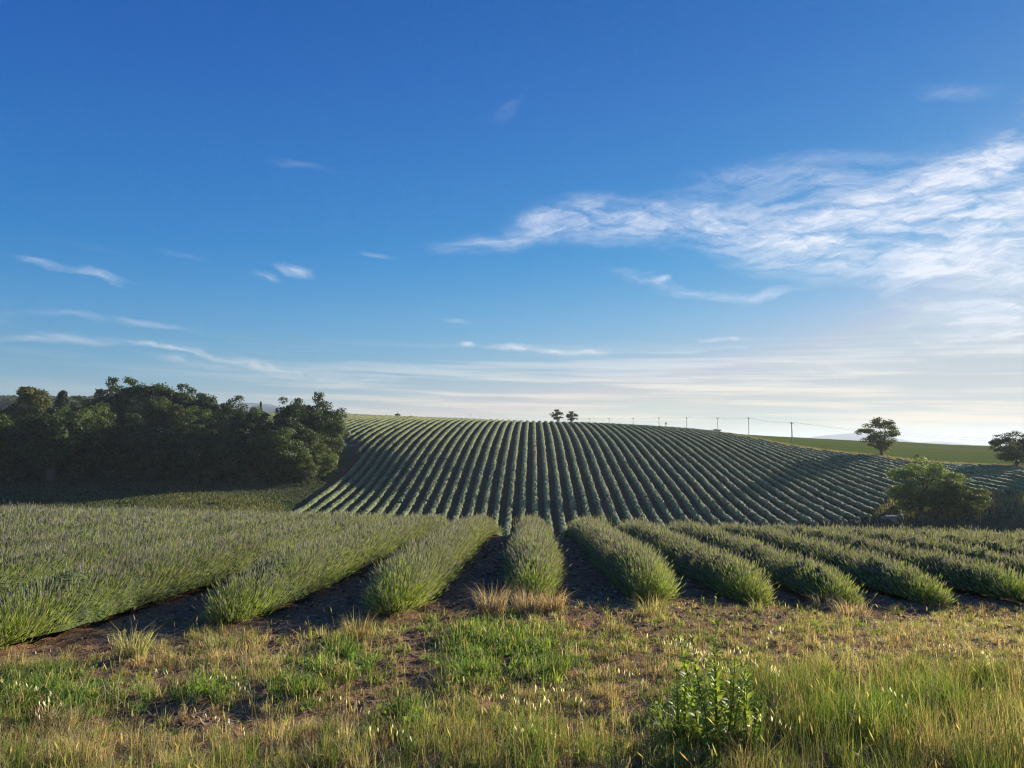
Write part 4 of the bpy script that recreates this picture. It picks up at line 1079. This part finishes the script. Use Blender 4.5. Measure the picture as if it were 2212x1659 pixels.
# leafy weed: stems and leaves
M_weed = attr_mat('weed_leaf', .55, .5, .15, 6, spec=.4)
def leaf_mesh():
    ts = [0, .25, .55, .8, 1.0]; wd = [.04, .30, .30, .16, 0.0]; V = []; Fc = []
    for t_, w_ in zip(ts, wd):
        z = .10 * math.sin(t_ * 2.6) - .12 * t_ * t_
        V += [(-w_ * .55, t_, z + w_ * .18), (0, t_, z), (w_ * .55, t_, z + w_ * .18)]
    for i in range(len(ts) - 1):
        for j in (0, 1): q = i * 3 + j; Fc.append((q, q + 1, q + 4, q + 3))
    C = np.tile(np.array([.20, .27, .06]), (len(V), 1)); C[1::3] *= 1.25
    return mesh_np('leaf', np.array(V), np.array(Fc), C, smooth=True)
leafm = leaf_mesh()
def weed(px, py, hpx, nst, label, spread=.12):
    x, y = ground_at(px, py); z = float(gz(np.array(x), np.array(y))); hgt = hpx / F * y
    e = obj('leafy_weed', None, label=label, cat='weed', loc=(x, y, z))
    for s in range(nst):
        a = 6.28 * s / nst + random.random(); sp = spread * random.random() * 1.2 if s else .02
        hs_ = hgt * (1.0 if s == 0 else random.uniform(.45, .82))
        b0 = np.array([math.cos(a) * sp * .5, math.sin(a) * sp * .5, -.01]); t0 = b0 + np.array([math.cos(a) * sp * .9, math.sin(a) * sp * .6, hs_])
        mid = (b0 + t0) / 2 + np.array([random.uniform(-.02, .02), 0, 0])
        v, t = tube([b0, mid, t0], [.0045, .0038, .002], 5)
        obj('stem', mesh_np('stem', v, t, np.tile([.13, .17, .05], (len(v), 1))), M_weed, parent=e)
        nl = int(6 + hs_ * 42)
        for i in range(nl):
            f = .10 + .90 * (i + random.random() * .5) / nl
            p = (b0 * (1 - f) ** 2 + 2 * mid * f * (1 - f) + t0 * f * f) if True else None
            o = obj('leaf', leafm, M_weed, parent=e, loc=tuple(p))
            sz = (.088 if f < .7 else .06) * random.uniform(.7, 1.2) * (1 - .5 * max(0, f - .8) / .2)
            o.scale = (sz, sz, sz); o.rotation_euler = (random.uniform(.1, .9), random.uniform(-.3, .3), i * 2.4 + random.uniform(-.4, .4))
    return e
weed(1548, 1625, 325, 9, 'tall leafy green weed standing in the grass right of the middle', .22)
weed(1475, 1610, 225, 6, 'leafy green weed just left of the tallest weed', .14)
weed(1612, 1620, 200, 6, 'leafy green weed just right of the tallest weed', .13)

# wild oats: arching stems with hanging pale spikelets
def spikelet_mesh():
    V = []; Fc = []
    for s in (-1, 1):
        o = len(V)
        V += [(0, 0, 0), (s * .10, .07, -.35), (s * .16, .0, -1.0), (s * .03, -.07, -.45)]
        Fc += [(o, o + 1, o + 2, o + 3)]
    return mesh_np('spikelet', np.array(V), np.array(Fc), np.tile([.85, .82, .70], (8, 1)))
spm = spikelet_mesh()
def oat(px, py, tpx, tpy, label, nsp=10, curl=.0):
    x, y = ground_at(px, py); z = float(gz(np.array(x), np.array(y)))
    T_ = at(tpx, tpy, y - .05); T_ = T_ - np.array([x, y, z])
    e = obj('wild_oat', None, label=label, cat='wild oat', group='wild oats of the verge', loc=(x, y, z))
    c1 = np.array([T_[0] * .15, 0, T_[2] * .85]); top = T_.copy(); pts = []
    drop = np.array([np.sign(T_[0] + 1e-6) * .05, 0, 0])
    for t_ in np.linspace(0, 1, 12): pts.append((1 - t_) ** 2 * np.array([0, 0, -.02]) + 2 * t_ * (1 - t_) * (c1 + [0, 0, .25 * T_[2]]) + t_ * t_ * top)
    v, t = tube(pts, list(np.linspace(.0030, .0016, 12)), 4)
    obj('stem', mesh_np('stem', v, t, np.tile([.46, .38, .20], (len(v), 1))), M_grass, parent=e)
    for i in range(nsp):
        f = .42 + .58 * (i + .5) / nsp; p = pts[min(11, int(f * 11))] * (1 - (f * 11) % 1) + pts[min(11, int(f * 11) + 1)] * ((f * 11) % 1)
        off = np.array([random.uniform(-.02, .02), random.uniform(-.02, .02), -random.uniform(.005, .03)])
        v, t = tube([p, (p + p + off) / 2 + [0, 0, .004], p + off], [.0008] * 3, 3)
        o = obj('spikelet', spm, M_grass, parent=e, loc=tuple(p + off))
        s = random.uniform(.026, .040); o.scale = (s, s, s); o.rotation_euler = (random.uniform(-.4, .4), random.uniform(-.4, .4), random.uniform(0, 6.28))
    return e
OATS = [(1600, 1620, 1400, 1366, 'long arching wild oat leaning left from the tall weed', 16), (1560, 1560, 1430, 1380, 'wild oat with many white spikelets above the middle verge', 16),
        (1660, 1530, 1575, 1395, 'wild oat arching over the tall leafy weed', 14), (1700, 1560, 1660, 1430, 'upright wild oat with a white head right of the tall weed', 12),
        (1640, 1500, 1690, 1350, 'wild oat standing high right of the weed top', 10), (1310, 1620, 1145, 1475, 'curved wild oat in the middle with drooping white head', 12),
        (1180, 1560, 1040, 1495, 'short curved wild oat in the centre', 12), (1420, 1560, 1330, 1440, 'wild oat in the open grass left of the weeds', 10),
        (1570, 1530, 1510, 1400, 'wild oat behind the tall leafy weed', 12), (160, 1610, 20, 1470, 'wild oat bending left at the left edge', 10),
        (400, 1560, 330, 1440, 'thin wild oat above the left grass', 8), (560, 1590, 460, 1450, 'slanting wild oat stalk left of the middle with pale glumes', 12),
        (560, 1655, 440, 1540, 'low wild oat over the small bare patch at the left', 8), (860, 1650, 680, 1500, 'slanting wild oat in the lower middle left', 8),
        (1740, 1640, 1620, 1540, 'wild oat low in front of the weeds', 9), (2080, 1470, 2030, 1385, 'wild oat in the right hand grass before the rows', 9),
        (2150, 1500, 2120, 1400, 'wild oat near the right edge', 8), (1230, 1655, 1100, 1560, 'low wild oat bottom centre', 8),
        (930, 1655, 790, 1560, 'low wild oat left of bottom centre', 6), (1990, 1620, 1900, 1480, 'tall wild oat in the right hand tall grass', 7),
        (1130, 1640, 1190, 1500, 'wild oat leaning right in the lower middle', 9), (60, 1655, 110, 1500, 'wild oat leaning right in the bottom left corner', 9)]
for o_ in OATS: oat(*o_[:4], o_[4], o_[5])

# upright seeding stalks standing singly above the grass
n = 2000
Y = 2.8 + 6.5 * rng.random(n) ** 1.2; X = (rng.random(n) * 2 - 1) * Y * .75; Z = gz(X, Y); px, py = project(X, Y, Z)
ok = (Y < front_start(X) - 1.2) & (rng.random(n) < .2 + .35 * np.clip((py - 1480) / 100, 0, 1)); X, Y, Z = X[ok], Y[ok], Z[ok]; n = len(X)
hh = .20 + .20 * rng.random(n); c = colset(n, [(.48, .38, .18), (.36, .33, .13), (.42, .28, .14)], [3, 3, 1])
v1, t1, cc1 = blades(np.stack([X, Y, Z], 1), hh, np.full(n, .0030), np.clip(rng.normal(.25, .2, n), 0, .9), rng.normal(3.3, 1.0, n), c * .8, c, 2)
tipv = v1.reshape(-1, 5, 3)[:, 4]; midv = v1.reshape(-1, 5, 3)[:, 2:4].mean(1); ax = norm(tipv - midv); b = norm(np.cross(ax, rng.normal(0, 1, (n, 3)))) * .0042; l = (.035 + .03 * rng.random(n))[:, None]
v2 = np.stack([tipv - ax * .01, tipv + ax * l * .4 + b, tipv + ax * l, tipv + ax * l * .4 - b], 1)
t2 = np.concatenate([np.arange(n)[:, None] * 4 + [0, 1, 2], np.arange(n)[:, None] * 4 + [0, 2, 3]])
cc2 = np.repeat(c * 1.0, 4, 0)
obj('seeding_stalks', mesh_np('seeding_stalks', np.concatenate([v1, v2.reshape(-1, 3)]), np.concatenate([t1, t2 + len(v1)]), np.concatenate([cc1, cc2])), M_grass, kind='stuff', cat='grass', label='thin straw coloured seeding stalks above the verge grass')

# small flowers
M_pink = plain_mat('pink_petal', (.75, .22, .30)); M_yel = plain_mat('yellow_petal', (.80, .50, .06)); M_white = plain_mat('white_fluff', (.75, .73, .66))
def flower(px, py, hpx, mat, name, label, cat, s=.012):
    x, y = ground_at(px, py + hpx); z = float(gz(np.array(x), np.array(y))); h = hpx / F * y
    e = obj(name, None, label=label, cat=cat, loc=(x, y, z))
    v, t = tube([(0, 0, -.01), (.005, 0, h * .5), (0, 0, h)], [.0018, .0016, .0012], 4); obj('stem', mesh_np('stem', v, t, np.tile([.12, .17, .05], (len(v), 1))), M_grass, parent=e)
    V = [(0, 0, h)]; Fc = []
    for i in range(6):
        a = i * PI / 3; V += [(math.cos(a - .35) * s * .7, math.sin(a - .35) * s * .7, h + .004), (math.cos(a) * s, math.sin(a) * s, h + .008), (math.cos(a + .35) * s * .7, math.sin(a + .35) * s * .7, h + .004)]
        Fc.append((0, 1 + 3 * i, 2 + 3 * i, 3 + 3 * i))
    V += [(x_, y_, z_ + .008) for (x_, y_, z_) in [(v_[0] * .5, v_[1] * .5, v_[2]) for v_ in V[1:]]]
    for i in range(6): o = 19 + 3 * i; Fc.append((0, o, o + 1, o + 2))
    obj('petals', mesh_np('petals', np.array(V), np.array(Fc)), mat, parent=e)
for (px, py, lb) in [(12, 1545, 'pink flower at the left edge of the lush patch'), (92, 1534, 'pink flower right of the one at the left edge'), (208, 1460, 'pink flower above the lush left patch'), (433, 1520, 'pink flower in the dry grass left of the middle'), (1160, 1490, 'pale pink flower in the middle verge')]:
    flower(px, py, 34, M_pink, 'pink_flower', lb, 'flower')
for (px, py, lb) in [(1672, 1490, 'yellow flower low right of the tall weed'), (1690, 1500, 'yellow flower beside another, right of the tall weed'), (1660, 1508, 'lowest of the yellow flowers right of the tall weed'), (1843, 1570, 'single yellow flower in the tall grass on the right'), (1960, 1350, 'yellow flower high in the right hand dry grass')]:
    flower(px, py, 30, M_yel, 'yellow_flower', lb, 'flower', .014)
# pale round seed head above the lavender
x, y = ray(1708, 1132)[0] * 21, 21.0; z0 = hz(x, y)
e = obj('seed_head', None, label='round white seed head above the lavender right of centre', cat='seed head', loc=(x, y, z0)); h = at(1708, 1132, 21)[2] - z0
v, t = tube([(0, 0, 0), (0, 0, h)], [.004, .003], 4); obj('stem', mesh_np('stem', v, t, np.tile([.2, .22, .08], (len(v), 1))), M_grass, parent=e)
d = norm(rng.normal(0, 1, (160, 3))); b = norm(np.cross(d, rng.normal(0, 1, (160, 3)))) * .012; c0 = np.array([0, 0, h])
V = np.stack([c0 + d * .008, c0 + d * .04 + b, c0 + d * .045, c0 + d * .04 - b], 1); obj('fluff', mesh_np('fluff', V.reshape(-1, 3), np.arange(640).reshape(-1, 4)), M_white, parent=e)
# weeds standing above the crest of the rows
for (px, tp, Y_, lb) in [(1140, 1108, 25, 'weedy yellow green tuft on top of the centre lavender row'), (1300, 1108, 24, 'thin oat stalks above the first row right of centre'), (1265, 1112, 24.5, 'sparse stalks at the far end of the first row right of centre')]:
    x = ray(px, 1100)[0] * Y_; z0 = hz(x, Y_); n = 60; P = np.stack([rng.normal(0, .16, n), rng.normal(0, .2, n), np.full(n, .45)], 1); c = colset(n, [(.24, .28, .1), (.4, .36, .2)], [2, 1])
    v, t, cc = blades(P, (at(px, tp, Y_)[2] - z0 - .45) * (.6 + .5 * rng.random(n)), np.full(n, .012), np.clip(rng.normal(.3, .2, n), 0, 1), rng.random(n) * 6.28, c, c, 2)
    obj('weed_tuft', mesh_np('weed_tuft', v, t, cc), M_grass, label=lb, cat='weed', loc=(x, Y_, z0))

# ------------------------------------------------------------------ air
import bmesh
bm = bmesh.new(); bmesh.ops.create_cube(bm, size=1)
HX, HY0, HY1, HZ0, HZ1 = 9200.0, -40.0, 6100.0, -27.0, 82.0
for v in bm.verts: v.co = Vector((v.co.x * 2 * HX, HY0 if v.co.y < 0 else HY1, HZ0 if v.co.z < 0 else HZ1))
me = bpy.data.meshes.new('haze'); bm.to_mesh(me); bm.free()
m = bpy.data.materials.new('haze_air'); m.use_nodes = True; t = m.node_tree
for n_ in list(t.nodes): t.nodes.remove(n_)
pv = t.nodes.new('ShaderNodeVolumePrincipled'); pv.inputs['Color'].default_value = (.78, .88, 1.0, 1); pv.inputs['Density'].default_value = 0.00016; pv.inputs['Anisotropy'].default_value = 0.2
oo = t.nodes.new('ShaderNodeOutputMaterial'); t.links.new(pv.outputs[0], oo.inputs['Volume'])
obj('haze', me, m, kind='stuff', cat='haze', label='thin pale air over the whole land')
